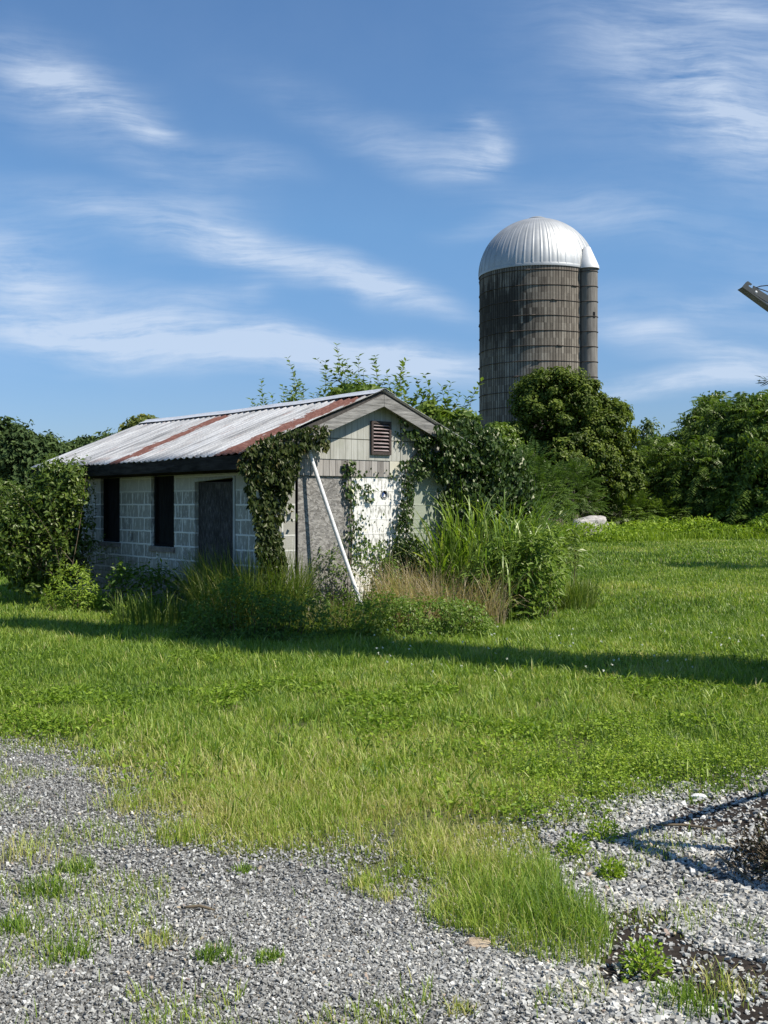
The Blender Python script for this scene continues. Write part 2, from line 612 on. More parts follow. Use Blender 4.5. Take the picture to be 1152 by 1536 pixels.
def siding(t, P):
    x, y, z = sepxyz(t, P)
    fr = math_(t, 'FRACT', math_(t, 'DIVIDE', x, .1016))
    gr = math_(t, 'LESS_THAN', fr, .07)
    seam = math_(t, 'LESS_THAN', math_(t, 'ABSOLUTE', math_(t, 'SUBTRACT', z, 2.49)), .006)
    sv = math_(t, 'LESS_THAN', math_(t, 'ABSOLUTE', math_(t, 'SUBTRACT', x, 1.06)), .006)
    sv2 = math_(t, 'LESS_THAN', math_(t, 'ABSOLUTE', math_(t, 'SUBTRACT', x, 2.31)), .006)
    ln = math_(t, 'MAXIMUM', seam, math_(t, 'MAXIMUM', sv, sv2))
    s = noise(t, P, 1, 6, .65, (20, 20, 2.2))
    g = noise(t, P, 3, 5)
    c = ramp(t, s, [(.3, (.30, .29, .245)), (.55, (.43, .42, .365)), (.8, (.54, .525, .47))])
    c = mix_(t, math_(t, 'MULTIPLY', sstep(t, g, .5, .75), .5), c, (.30, .31, .22))
    c = mix_(t, math_(t, 'MULTIPLY', gr, .55), c, (.12, .12, .09))
    c = mix_(t, ln, c, (.07, .07, .05))
    return c, math_(t, 'SUBTRACT', math_(t, 'MULTIPLY', s, .3), math_(t, 'MAXIMUM', gr, ln))


def oldwood(base, dark, sc, grain=1.0):
    def fn(t, P):
        s = noise(t, P, 1, 7, .7, sc)
        g = noise(t, P, 2.5, 4)
        v = math_(t, 'ADD', math_(t, 'MULTIPLY', s, .75), math_(t, 'MULTIPLY', g, .25))
        return ramp(t, v, [(.35, dark), (.62, base)]), s
    return fn


def osb(t, P):
    v = nd(t, 'ShaderNodeTexVoronoi', feature='F1'); v.inputs['Scale'].default_value = 1
    n0 = nd(t, 'ShaderNodeTexNoise', i_Scale=5.0, i_Detail=2.0); t.links.new(P, n0.inputs['Vector'])
    sc = nd(t, 'ShaderNodeVectorMath', operation='SCALE'); t.links.new(n0.outputs['Color'], sc.inputs[0]); sc.inputs['Scale'].default_value = .09
    ad = nd(t, 'ShaderNodeVectorMath', operation='ADD'); t.links.new(P, ad.inputs[0]); t.links.new(sc.outputs[0], ad.inputs[1])
    mp = nd(t, 'ShaderNodeMapping'); mp.inputs['Scale'].default_value = (26, 20, 44); mp.inputs['Rotation'].default_value = (0, .6, 0)
    t.links.new(ad.outputs[0], mp.inputs['Vector']); t.links.new(mp.outputs[0], v.inputs['Vector'])
    ch = sepxyz(t, v.outputs['Color'])
    n = noise(t, P, 60, 4, .7)
    f = math_(t, 'ADD', math_(t, 'MULTIPLY', ch[0], .6), math_(t, 'MULTIPLY', n, .5))
    c = ramp(t, f, [(.2, (.13, .12, .108)), (.55, (.235, .222, .20)), (.9, (.37, .35, .315))])
    return c, f


def darkboard(t, P):
    s = noise(t, P, 1, 6, .7, (22, 22, 4))
    g = noise(t, P, 2, 3)
    v = math_(t, 'ADD', math_(t, 'MULTIPLY', s, .7), math_(t, 'MULTIPLY', g, .3))
    return ramp(t, v, [(.35, (.006, .006, .006)), (.6, (.020, .020, .020)), (.8, (.06, .06, .06))]), s


def plydoor(t, P):
    s = noise(t, P, 1, 7, .75, (34, 34, 9))
    g = noise(t, P, 3, 3)
    v = math_(t, 'ADD', math_(t, 'MULTIPLY', s, .8), math_(t, 'MULTIPLY', g, .2))
    return ramp(t, v, [(.42, (.022, .021, .021)), (.55, (.07, .067, .065)), (.68, (.22, .21, .20))]), s


def roofmetal(t, P):
    x, y, z = sepxyz(t, P)
    # rib-following streaks of weathering, and rust in two bands running from eave to ridge
    st = noise(t, P, 1, 6, .65, (1.0, 13, 1.0))
    st2 = noise(t, P, 1, 5, .6, (.6, 5.0, .6))
    gr = ramp(t, math_(t, 'ADD', math_(t, 'MULTIPLY', st, .6), math_(t, 'MULTIPLY', st2, .4)),
              [(.36, (.20, .195, .185)), (.47, (.43, .42, .395)), (.60, (.66, .65, .615))])
    jag = math_(t, 'MULTIPLY', math_(t, 'SUBTRACT', noise(t, P, 1, 6, .7, (3.0, 9, 3.0)), .5), .95)

    def band(c, w, up):
        cc = math_(t, 'ADD', math_(t, 'MULTIPLY', x, up), c)
        dd = math_(t, 'ABSOLUTE', math_(t, 'SUBTRACT', math_(t, 'ADD', y, jag), cc))
        return math_(t, 'SUBTRACT', 1.0, sstep(t, dd, w - .05, w))
    lim = math_(t, 'SUBTRACT', 1.0, sstep(t, math_(t, 'ADD', x, math_(t, 'MULTIPLY', jag, .6)), 1.6, 1.72))
    r = math_(t, 'MULTIPLY', band(3.60, .25, .12), lim)
    r = math_(t, 'MAXIMUM', r, band(0.24, .36, .03))
    st3 = sstep(t, noise(t, P, 1, 6, .72, (1.6, 9, 1.6)), .56, .66)
    r = math_(t, 'MAXIMUM', r, math_(t, 'MULTIPLY', st3, .45))
    spots = sstep(t, noise(t, P, 7, 5, .7), .70, .74)
    r = math_(t, 'MAXIMUM', r, math_(t, 'MULTIPLY', spots, .5))
    rc = ramp(t, noise(t, P, 14, 5, .7), [(.3, (.12, .045, .03)), (.55, (.20, .085, .06)), (.8, (.34, .20, .16))])
    c = mix_(t, r, gr, rc)
    rough = math_(t, 'ADD', .52, math_(t, 'MULTIPLY', r, .38))
    return c, noise(t, P, 30, 3), rough


M = {}
M['side'] = surf('weathered_block', side_wall, .92)
M['front'] = surf('painted_block', front_wall, .9)
M['siding'] = surf('grooved_siding', siding, .8)
M['greyplank'] = surf('grey_planks', planks((.40, .37, .33), (.14, .125, .11), 0, .105, .07), .9)
M['palepanel'] = surf('pale_panel', planks((.60, .57, .46), (.46, .43, .34), 0, .4, .0), .8)
M['rake'] = surf('silvered_wood', oldwood((.36, .345, .315), (.075, .07, .063), (2.5, 30, 30)), .9)
M['fascia'] = surf('black_fascia', oldwood((.055, .050, .044), (.008, .0075, .007), (20, 2.2, 20)), .95, 0, .03)  # near-black wood with a streaked grain
M['soffit'] = surf('dark_timber', oldwood((.09, .08, .07), (.03, .028, .025), (12, 12, 12)), .95)
M['osb'] = surf('weathered_osb', osb, .9)
M['darkboard'] = surf('black_boarding', darkboard, .9, 0, .08)
M['plydoor'] = surf('weathered_plywood', plydoor, .9)
M['trim'] = surf('faded_trim', oldwood((.50, .52, .50), (.28, .29, .28), (30, 30, 4)), .85)
M['sill'] = surf('rough_sill', oldwood((.30, .26, .22), (.13, .11, .095), (14, 14, 14)), .95)
M['roof'] = surf('galvanised_roof', roofmetal, .5, 0.25, .5)
M['ridge'] = surf('ridge_metal', lambda t, P: (ramp(t, noise(t, P, 1, 5, .6, (6, 2, 6)), [(.3, (.50, .51, .51)), (.7, (.72, .72, .72))]), noise(t, P, 20)), .5, .25, .5)
M['vent'] = surf('vent_brown', oldwood((.085, .062, .052), (.035, .027, .024), (14, 14, 14)), .7)
M['slat'] = surf('vent_slat', oldwood((.34, .29, .28), (.12, .07, .065), (4, 14, 14)), .7)
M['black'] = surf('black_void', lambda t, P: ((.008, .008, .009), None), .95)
M['blue'] = surf('blue_plastic', lambda t, P: ((.05, .09, .22), None), .5)
M['white'] = surf('chalky_white', lambda t, P: (ramp(t, noise(t, P, 22, 5, .7), [(.3, (.55, .53, .50)), (.6, (.80, .79, .76))]), None), .6)
M['steel'] = surf('dark_steel', lambda t, P: (ramp(t, noise(t, P, 40, 3, .6), [(.35, (.075, .08, .08)), (.65, (.12, .125, .122))]), None), .6, .0)
M['rubber'] = surf('black_cable', lambda t, P: ((.015, .016, .018), None), .5)
M['timber'] = surf('brown_timber', oldwood((.22, .16, .11), (.09, .06, .04), (20, 20, 20)), .9)
M['bark'] = surf('bark', lambda t, P: (ramp(t, noise(t, P, 1, 6, .7, (9, 9, 2.2)), [(.3, (.035, .028, .022)), (.7, (.13, .11, .09))]), noise(t, P, 1, 6, .7, (9, 9, 2.2))), .95)
M['twig'] = surf('twig', lambda t, P: (ramp(t, noise(t, P, 9, 4), [(.3, (.09, .07, .045)), (.7, (.17, .13, .08))]), None), .9)
M['rock'] = surf('pale_rock', lambda t, P: (ramp(t, noise(t, P, 5, 7, .65), [(.3, (.24, .215, .185)), (.5, (.42, .385, .34)), (.75, (.58, .54, .48))]), noise(t, P, 9, 7, .7)), .95)
M['flatstone'] = surf('tan_stone', lambda t, P: (ramp(t, noise(t, P, 30, 6, .65), [(.3, (.36, .27, .18)), (.7, (.52, .42, .30))]), noise(t, P, 60, 5, .7)), .9)


def ground_mat(t, P):
    a = noise(t, P, .35, 4, .6); b = noise(t, P, 9, 5, .7)
    f = math_(t, 'ADD', math_(t, 'MULTIPLY', a, .5), math_(t, 'MULTIPLY', b, .5))
    c = ramp(t, f, [(.32, (.040, .045, .018)), (.5, (.085, .095, .035)), (.68, (.14, .145, .06))])
    return c, b


def drive_mat(t, P):
    v = nd(t, 'ShaderNodeTexVoronoi', feature='F1'); v.inputs['Scale'].default_value = 70
    t.links.new(P, v.inputs['Vector'])
    ch = sepxyz(t, v.outputs['Color'])
    b = noise(t, P, 3, 5, .65)
    f = math_(t, 'ADD', math_(t, 'MULTIPLY', ch[0], .55), math_(t, 'MULTIPLY', b, .35))
    c = ramp(t, f, [(.2, (.07, .066, .057)), (.55, (.17, .164, .146)), (.85, (.38, .37, .33))])
    return c, math_(t, 'SUBTRACT', 1.0, v.outputs['Distance'])


def dirt_mat(t, P):
    b = noise(t, P, 22, 7, .7); a = noise(t, P, 3, 4)
    f = math_(t, 'ADD', math_(t, 'MULTIPLY', a, .45), math_(t, 'MULTIPLY', b, .55))
    return ramp(t, f, [(.35, (.014, .012, .010)), (.55, (.040, .032, .026)), (.75, (.12, .085, .058))]), b


M['ground'] = surf('lawn_soil', ground_mat, .95, 0, .1)
M['drive'] = surf('gravel_bed', drive_mat, .9)
M['dirt'] = surf('dark_dirt', dirt_mat, .95, 0, .1)


def pebble_mat():
    m, t, out = newmat('crushed_stone')
    b = nd(t, 'ShaderNodeBsdfPrincipled'); b.inputs['Roughness'].default_value = .8; b.inputs['Specular IOR Level'].default_value = .3
    at = nd(t, 'ShaderNodeAttribute', attribute_name='var')
    tc = nd(t, 'ShaderNodeTexCoord')
    c = ramp(t, at.outputs['Fac'], [(0, (.125, .12, .107)), (.28, (.235, .229, .207)), (.55, (.375, .367, .332)), (.77, (.53, .518, .468)), (.90, (.72, .705, .64)), (.95, (.44, .35, .22)), (1, (.34, .25, .2))])
    n = noise(t, tc.outputs['Object'], 90, 4, .7)
    c = mix_(t, math_(t, 'MULTIPLY', n, .22), c, (.2, .195, .18))
    t.links.new(c, b.inputs['Base Color'])
    t.links.new(b.outputs[0], out.inputs[0])
    return m


M['pebble'] = pebble_mat()
M['lawn'] = foliage('lawn_grass', [(.066, .132, .014), (.180, .288, .032), (.325, .41, .062), (.53, .48, .19), (.58, .49, .28)], .42, .45, .12)
M['clover'] = foliage('clover', [(.09, .165, .012), (.225, .335, .030), (.37, .46, .055)], .38, .5, .1)
M['tallgrass'] = foliage('tall_grass', [(.04, .085, .012), (.10, .17, .024), (.20, .25, .055), (.36, .32, .16)], .4)
M['johnson'] = foliage('broad_grass', [(.08, .16, .018), (.16, .27, .03), (.27, .37, .06), (.42, .44, .16)], .42, .42, .25)
M['dry'] = foliage('dry_grass', [(.30, .225, .12), (.48, .385, .24), (.62, .53, .37)], .35)
M['weed'] = foliage('weed_leaf', [(.045, .10, .012), (.11, .19, .022), (.20, .28, .04)], .38, .45, .15)
M['ivy'] = foliage('ivy_leaf', [(.018, .040, .007), (.042, .078, .013), (.085, .13, .026)], .22, .38, .20)
M['vine'] = foliage('vine_leaf', [(.016, .030, .007), (.038, .058, .012), (.060, .075, .018), (.15, .10, .035)], .25, .42, .12)
M['bush'] = foliage('bush_leaf', [(.035, .068, .008), (.095, .152, .02), (.18, .24, .038)], .38, .4, .18)
M['bright'] = foliage('bright_weed', [(.10, .18, .018), (.21, .31, .03), (.32, .41, .05)], .4)
M['sprig'] = foliage('sprig_leaf', [(.06, .11, .016), (.13, .20, .03), (.22, .28, .05)], .45, .45, .15)
M['maple'] = foliage('dense_leaf', [(.032, .056, .007), (.108, .155, .019), (.23, .28, .040)], .36, .5, .12)
M['sumac'] = foliage('sumac_leaf', [(.042, .085, .014), (.085, .145, .024), (.145, .21, .038)], .38, .45, .15)
M['darktree'] = foliage('dark_leaf', [(.040, .078, .010), (.115, .185, .026), (.23, .30, .050)], .42, .42, .18)
M['paletree'] = foliage('pale_leaf', [(.06, .10, .035), (.11, .16, .06), (.17, .22, .09)], .35)
M['forest'] = foliage('forest_leaf', [(.034, .060, .022), (.068, .108, .036), (.12, .165, .055)], .2, .6, .05)
M['needle'] = foliage('pine_needle', [(.02, .045, .018), (.04, .075, .028)], .15)
M['yellowvine'] = foliage('yellow_vine', [(.10, .14, .03), (.19, .22, .05), (.28, .27, .07)], .4)
M['darkdry'] = foliage('dark_dry_twigs', [(.035, .022, .014), (.07, .045, .028), (.05, .06, .02)], .1)
M['flower'] = foliage('white_flower', [(.7, .7, .66), (.8, .8, .76)], .3)

# ------------------------------------------------------------------ ground and drive
GRAVEL = [(-500, 1080), (-200, 1100), (0, 1116), (60, 1122), (110, 1142), (150, 1172), (200, 1196), (250, 1262), (330, 1290), (400, 1296), (480, 1290), (530, 1312), (590, 1335), (640, 1375), (700, 1410),
          (770, 1440), (840, 1457), (912, 1458), (920, 1425), (900, 1385), (850, 1362), (826, 1310), (842, 1260), (890, 1228), (960, 1213), (1050, 1205), (1100, 1196), (1152, 1188), (1500, 1150), (1800, 1700), (3500, 3200), (-2500, 3200), (-900, 1700)]
DIRT = [(890, 1378), (960, 1368), (1015, 1390), (1050, 1425), (1100, 1436), (1190, 1460), (1200, 1570), (1100, 1555), (1040, 1515), (960, 1482), (895, 1470), (912, 1425)]
DIRT2 = [(1000, 1222), (1060, 1198), (1160, 1185), (1250, 1230), (1180, 1262), (1080, 1262), (1010, 1250)]


def ground_poly(poly, jit):
    pts = []
    q = [GP(*p)[:2] for p in poly]
    for i in range(len(q)):
        a, b = q[i], q[(i + 1) % len(q)]
        L = np.linalg.norm(b - a)
        n = int(min(12, max(1, L / .12)))
        for k in range(n):
            p = a + (b - a) * k / n
            if L < 2.5:
                p = p + (np.array([fnoise(p[0:1] * 6, p[1:2] * 6)[0], fnoise(p[0:1] * 6 + 50, p[1:2] * 6)[0]]) - .5) * jit
            pts.append(p)
    return pts


def flat_sheet(name, poly, z, mat, jit=.12):
    pts = ground_poly(poly, jit)
    me = bpy.data.meshes.new(name)
    me.from_pydata([(p[0], p[1], z) for p in pts], [], [tuple(range(len(pts)))])
    bm = bmesh.new(); bm.from_mesh(me); bmesh.ops.triangulate(bm, faces=bm.faces)
    bm.normal_update()
    for f in bm.faces:
        if f.normal.z < 0: f.normal_flip()
    bm.to_mesh(me); bm.free()
    me.materials.append(mat)
    o = bpy.data.objects.new(name, me); COL.objects.link(o)
    return tag(o, kind='structure')


gm = bpy.data.meshes.new('ground')
gm.from_pydata([(-1200, -60, 0), (1200, -60, 0), (1200, 1600, 0), (-1200, 1600, 0)], [], [(0, 1, 2, 3)])
gm.materials.append(M['ground'])
ground = bpy.data.objects.new('ground', gm); COL.objects.link(ground)
tag(ground, kind='structure')
flat_sheet('gravel_drive', GRAVEL, .004, M['drive'])
flat_sheet('soil', DIRT, .008, M['dirt'], .1)
flat_sheet('soil', DIRT2, .008, M['dirt'], .1)

GPOLY = [tuple(GP(*p)[:2]) for p in GRAVEL]
DPOLY = [tuple(GP(*p)[:2]) for p in DIRT]
DPOLY2 = [tuple(GP(*p)[:2]) for p in DIRT2]


def jitter(p, a, s):
    return p[:, 0] + (fnoise(p[:, 0] * s, p[:, 1] * s) - .5) * a, p[:, 1] + (fnoise(p[:, 0] * s + 40, p[:, 1] * s + 9) - .5) * a


def gdist(p):
    d = np.full(len(p), 1e9)
    for i in range(len(GPOLY)):
        a = np.array(GPOLY[i]); b = np.array(GPOLY[(i + 1) % len(GPOLY)])
        ab = b - a
        t_ = np.clip(((p - a) @ ab) / (ab @ ab), 0, 1)
        d = np.minimum(d, np.linalg.norm(p - a - t_[:, None] * ab, axis=1))
    return d


def soft(p):
    """signed distance to the ragged gravel edge, positive on the turf"""
    sd = np.where(inpoly(p[:, 0], p[:, 1], GPOLY), -1, 1) * gdist(p)
    return sd + (fnoise(p[:, 0] * 1.6 + 11, p[:, 1] * 1.6) - .5) * .55 + (fnoise(p[:, 0] * 6, p[:, 1] * 6 + 5) - .5) * .45


def ingravel(p):
    x, y = jitter(p, .35, 5)
    return inpoly(x, y, GPOLY)


def indirt(p):
    x, y = jitter(p, .25, 6)
    return inpoly(x, y, DPOLY) | inpoly(x, y, DPOLY2)


# crushed stone: every chip a small angular lump, as one uncountable mass
def make_gravel():
    g = Geo()
    ico = []
    IV = np.array([(-1, -1, -1), (1, -1, -1), (1, 1, -1), (-1, 1, -1), (-1, -1, 1), (1, -1, 1), (1, 1, 1), (-1, 1, 1)], float) * .72
    IT = np.array([(0, 2, 1), (0, 3, 2), (4, 5, 6), (4, 6, 7), (0, 1, 5), (0, 5, 4), (1, 2, 6), (1, 6, 5), (2, 3, 7), (2, 7, 6), (3, 0, 4), (3, 4, 7)])

    def put(n, d0, d1, r0, r1, zf, keep):
        d = d0 + (d1 - d0) * rng.random(n)
        x = (-.46 + .98 * rng.random(n)) * d
        p = np.stack([x, d], 1)
        k = keep(p); p = p[k]; n = len(p)
        right = 1 / (1 + np.exp(-(p[:, 0] / p[:, 1] - .13) * 30))
        r = (r0 + (r1 - r0) * rng.random(n) ** 2.2) * (1 + .6 * right)
        sh = 1 + rng.normal(0, .30, (n, 8, 3))
        sc = np.stack([np.ones(n), .5 + .45 * rng.random(n), .30 + .38 * rng.random(n)], 1)
        V = IV[None] * sh * sc[:, None] * r[:, None, None]
        a = rng.random(n) * 2 * np.pi
        ca, sa = np.cos(a)[:, None], np.sin(a)[:, None]
        tl = rng.normal(0, .40, (n, 1))
        x2 = V[..., 0] * ca - V[..., 1] * sa; y2 = V[..., 0] * sa + V[..., 1] * ca
        z2 = V[..., 2] + tl * V[..., 0]
        z = .008 + r * zf * (rng.random(n))
        W = np.stack([x2 + p[:, :1], y2 + p[:, 1:], z2 + z[:, None]], -1)
        T = (np.arange(n)[:, None, None] * 8 + IT[None]).reshape(-1, 3)
        big = fnoise(p[:, 0] * 1.3, p[:, 1] * 1.3)
        var = np.clip(rng.beta(1.2, 1.6, n) * .92 + (big - .5) * .25 + .17 * right, 0, .92)
        odd = rng.random(n); var = np.where(odd > .985, .93 + rng.random(n) * .07, var)
        g.add(W.reshape(-1, 3), T, np.repeat(var, 8))

    thin = lambda p: (soft(p) < np.abs(.26 * rng.normal(0, 1, len(p))) + .02) & ~(indirt(p) & (rng.random(len(p)) > np.where(p[:, 1] > 4.9, .42, .10)))
    dens = lambda p: thin(p) & (rng.random(len(p)) < np.clip(.45 + 1.5 * (fnoise(p[:, 0] * 2.2, p[:, 1] * 2.2) - .3), .2, 1))
    put(150000, 2.6, 4.3, .0030, .0082, 1.0, dens)
    put(125000, 4.2, 7.6, .0038, .0092, .9, dens)
    put(1500, 2.7, 7.3, .008, .0125, .8, thin)
    # a few strays in the thin turf
    put(5000, 3.3, 8.5, .008, .016, .5, lambda p: ~ingravel(p) & (rng.random(len(p)) < .5) & (fnoise(p[:, 0] * 2.5, p[:, 1] * 2.5) > .62))
    o = g.build('gravel', M['pebble'])
    tag(o, kind='stuff')


make_gravel()

# ------------------------------------------------------------------ grass
C0 = np.array([-1.573, 13.9]); UX = np.array([.7771, .6294]); DX = np.array([-.6294, .7771])
SHW, SHL = 3.734, 6.85


def inshed(p, m=.0):
    q = p - C0
    a = q @ UX; b = q @ DX
    return (a > -m) & (a < SHW + m) & (b > -m) & (b < SHL + m)


def make_grass():
    g = Geo()

    def zone(n, d0, d1, h0, h1, w, seg, half=.46, pw=1.0):
        d = np.sqrt(d0 ** 2 + (d1 ** 2 - d0 ** 2) * rng.random(n)) if pw == 1 else d0 + (d1 - d0) * rng.random(n) ** pw
        x = (rng.random(n) - .5) * 2 * half * d
        p = np.stack([x, d], 1)
        cl = fnoise(p[:, 0] * 2.2, p[:, 1] * 2.2)
        keep = ~inshed(p)
        # bare gritty spots in the turf
        bare = (fnoise(p[:, 0] * 1.7 + 90, p[:, 1] * 1.7) > .70) & (d < 9.5)
        keep &= ~(bare & (rng.random(n) < .8))
        ed = np.maximum(soft(p), 0) * (d < 12) + 3 * (d >= 12)
        tip = np.exp(-(((p[:, 0] - .62) / .5) ** 2 + ((d - 4.1) / .6) ** 2)) * (inpoly(p[:, 0], p[:, 1], GPOLY) == 0)
        keep &= (rng.random(n) < np.clip(.10 + (ed / .5) * (.2 + 1.3 * cl) + tip * 1.2, 0, 1)) & ((ed > 0) | (rng.random(n) < .04 + tip * .8))
        p = p[keep]; cl = cl[keep]; d = d[keep]; ed = ed[keep]; n = len(p)
        big = fnoise(p[:, 0] * .45 + 7, p[:, 1] * .45)
        mid = fnoise(p[:, 0] * 1.4 + 3, p[:, 1] * 1.4)
        h = (h0 + (h1 - h0) * rng.random(n) ** 1.6) * (.55 + .9 * mid)
        # dry, pale, fine turf next to the drive; lush tuft at the tip between the two gravel areas
        dryf = np.clip((8.6 - d) / 2.4, 0, 1) * np.clip((1.2 - p[:, 0]) / .8, 0, 1) * np.clip(fnoise(p[:, 0] * .9 + 33, p[:, 1] * .9) * 2.6 - .35, .1, 1.25)
        lush = np.exp(-(((p[:, 0] - .72) / .42) ** 2 + ((d - 4.15) / .5) ** 2))
        dryf = dryf * (1 - .75 * lush)
        h *= (1 + .85 * lush) * np.clip(.45 + ed * .9 + lush, .4, 1)
        var = .30 + .6 * (big - .5) + .40 * (cl - .5) + rng.normal(0, .15, n) + .30 * dryf - .10 * lush - .05 * np.clip((d - 14) / 14, 0, 1)
        var = var + np.where(rng.random(n) < .05, .35, 0) * (1 + dryf) * .8
        far = np.clip((d - 14) / 14, 0, 1)
        var -= .02 * far
        var = np.clip(var, 0, 1)
        P3 = np.column_stack([p, np.zeros(n)])
        az = rng.random(n) * 2 * np.pi
        bend = np.abs(rng.normal(1.05, .5, n))
        blades(g, P3, h, w * (.6 + .8 * rng.random(n)), az, bend, var, seg=seg)

    zone(130000, 3.3, 6.0, .04, .12, .0034, 3)
    zone(135000, 5.8, 9.5, .045, .125, .0052, 3)
    zone(190000, 9.3, 15, .05, .125, .0075, 2)
    zone(150000, 14.5, 27, .05, .13, .013, 2)
    zone(140000, 26, 56, .07, .16, .026, 2)
    # coarse tufts of wide-bladed grass
    nc = 2000
    d = 5.4 + 10.5 * rng.random(nc) ** .8; x = (rng.random(nc) - .5) * .92 * d
    c = np.stack([x, d], 1)
    f = fnoise(x * 1.1 + 60, d * 1.1)
    c = c[(soft(c) > .25) & (f > .40) & ~inshed(c, .3)]
    m = 11
    idx = np.repeat(np.arange(len(c)), m)
    q = c[idx] + rng.normal(0, .045, (len(idx), 2))
    n = len(idx)
    cv = rng.normal(.30, .12, len(c))
    blades(g, np.column_stack([q, np.zeros(n)]), .07 + .12 * rng.random(n), .007 + .005 * rng.random(n), rng.random(n) * 6.28, np.abs(rng.normal(1.3, .5, n)), np.clip(cv[idx] + rng.normal(0, .12, n), 0, 1), seg=4)
    # sparse sprouts on the gravel side of the ragged edge
    n = 60000
    d = 2.9 + 4.6 * rng.random(n); x = (rng.random(n) - .5) * .9 * d
    p = np.stack([x, d], 1)
    cl = fnoise(p[:, 0] * 3.2 + 20, p[:, 1] * 3.2)
    left = np.clip((.05 - x / d) * 4, 0, 1) * .11
    k = (soft(p) < .1) & (cl > .67 - left + rng.normal(0, .025, n))
    p = p[k]; n = len(p)
    blades(g, np.column_stack([p, np.zeros(n)]), .02 + .07 * rng.random(n) ** 2, .0035, rng.random(n) * 6.28, np.abs(rng.normal(.9, .4, n)), np.clip(.45 + rng.normal(0, .16, n), 0, 1))
    o = g.build('grass', M['lawn'])
    tag(o, kind='stuff')


make_grass()


def make_clover():
    """broad-leaved ground cover: bright low patches right of centre and scattered rosettes"""
    g = Geo()
    n = 170000
    d = 5.2 + 6.0 * rng.random(n); x = (-.42 + .88 * rng.random(n)) * d
    p = np.stack([x, d], 1)
    e1 = np.exp(-(((x - 2.0) / .95) ** 2 + ((d - 6.6) / .75) ** 2)) + np.exp(-(((x - 1.0) / .6) ** 2 + ((d - 5.8) / .6) ** 2)) * .8
    band = np.exp(-((d - 8.8) / 1.5) ** 2) * .75 * (fnoise(p[:, 0] * .8 + 71, p[:, 1] * .8) > .5)
    f = fnoise(p[:, 0] * 2.4, p[:, 1] * 2.4)
    k = ((e1 + band) * np.clip((f - .3) * 3, 0, 1.4) > rng.random(n) * .95) & (soft(p) > .05)
    p = p[k]; d = d[k]; f = f[k]; e1 = e1[k]; n = len(p)
    z = (.03 + .17 * rng.random(n) * np.clip(e1 + .3, 0, 1) * (f + .4))
    P = np.column_stack([p, z])
    D = rdir(n); D[:, 2] = np.abs(D[:, 2]) * .5
    N = rdir(n) * .6 + np.array([0, 0, 1])
    L = (.013 + .013 * rng.random(n)) * (1 + .8 * (e1 < .35))
    leaves(g, P, D, N, L, L * .62, np.clip(.45 + .35 * (e1 - .5) + rng.normal(0, .24, n), 0, 1))
    tag(g.build('ground_cover', M['clover']), kind='stuff')
    # clover heads
    g2 = Geo()
    n = 60
    q = np.concatenate([GP(px, py)[None] for px, py in zip(rng.uniform(560, 1152, n), 955 + 75 * rng.random(n))])
    q[:, 2] = .10 + .07 * rng.random(n)
    for _ in range(6):
        leaves(g2, q, rdir(n), rdir(n), .016, .014, rng.random(n))
    tag(g2.build('clover_flowers', M['flower']), kind='stuff')


make_clover()

# ------------------------------------------------------------------ shed
TH = math.atan2(UX[1], UX[0])
shed = thing('shed', 'old grey concrete block shed with rusty metal gable roof and vines over its corners', 'shed', (C0[0], C0[1], 0), TH)


def W(x, y, z):
    """shed-local to world"""
    q = C0 + UX * x + DX * y
    return np.array([q[0], q[1], z])


def Warr(L):
    L = np.asarray(L)
    q = C0[None] + L[:, :1] * UX + L[:, 1:2] * DX
    return np.column_stack([q, L[:, 2]])


def shed_front(px, py, off):
    """pixel -> shed-local point on the plane off metres in front of the gable wall"""
    px = np.asarray(px, float); py = np.asarray(py, float)
    k = (px - CX) / F
    o = C0[None] - np.broadcast_to(off, px.shape)[:, None] * DX
    w = (o[:, 1] * k - o[:, 0]) / (UX[0] - UX[1] * k)
    dep = o[:, 1] + UX[1] * w
    return np.column_stack([w, -np.broadcast_to(off, px.shape), EYE + (HY - py) / F * dep])


EAZ, SLOPE, RIDGE_X = 2.232, .411, SHW / 2
roof_z = lambda x: EAZ + SLOPE * (RIDGE_X + .43 - abs(x - RIDGE_X))
lf = lambda u, v, k: (k, u, v)
ff = lambda u, v, k: (u, k, v)
HOLES = [(.743, 1.82, 0, 1.96), (2.44, 3.177, .945, 2.015), (4.282, 5.01, .965, 2.015), (3.79, 3.885, 1.01, 1.13)]
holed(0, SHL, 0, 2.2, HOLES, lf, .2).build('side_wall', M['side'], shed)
holed(.2, SHW - .2, 0, 2.2, [(.5, 1.45, 0, 1.98), (1.97, 2.08, 1.67, 1.78)], ff, .2).build('front_wall', M['front'], shed)
MB().box(SHW - .2, SHW, 0, SHL, 0, 2.2).build('side_wall', M['front'], shed)
MB().box(.2, SHW - .2, SHL - .2, SHL, 0, 2.2).build('back_wall', M['side'], shed)
# short stub of front wall at the corner, left of the boarded doorway
MB().box(.0, .2, -.003, .0, 0, 2.2).build('front_wall', M['front'], shed)
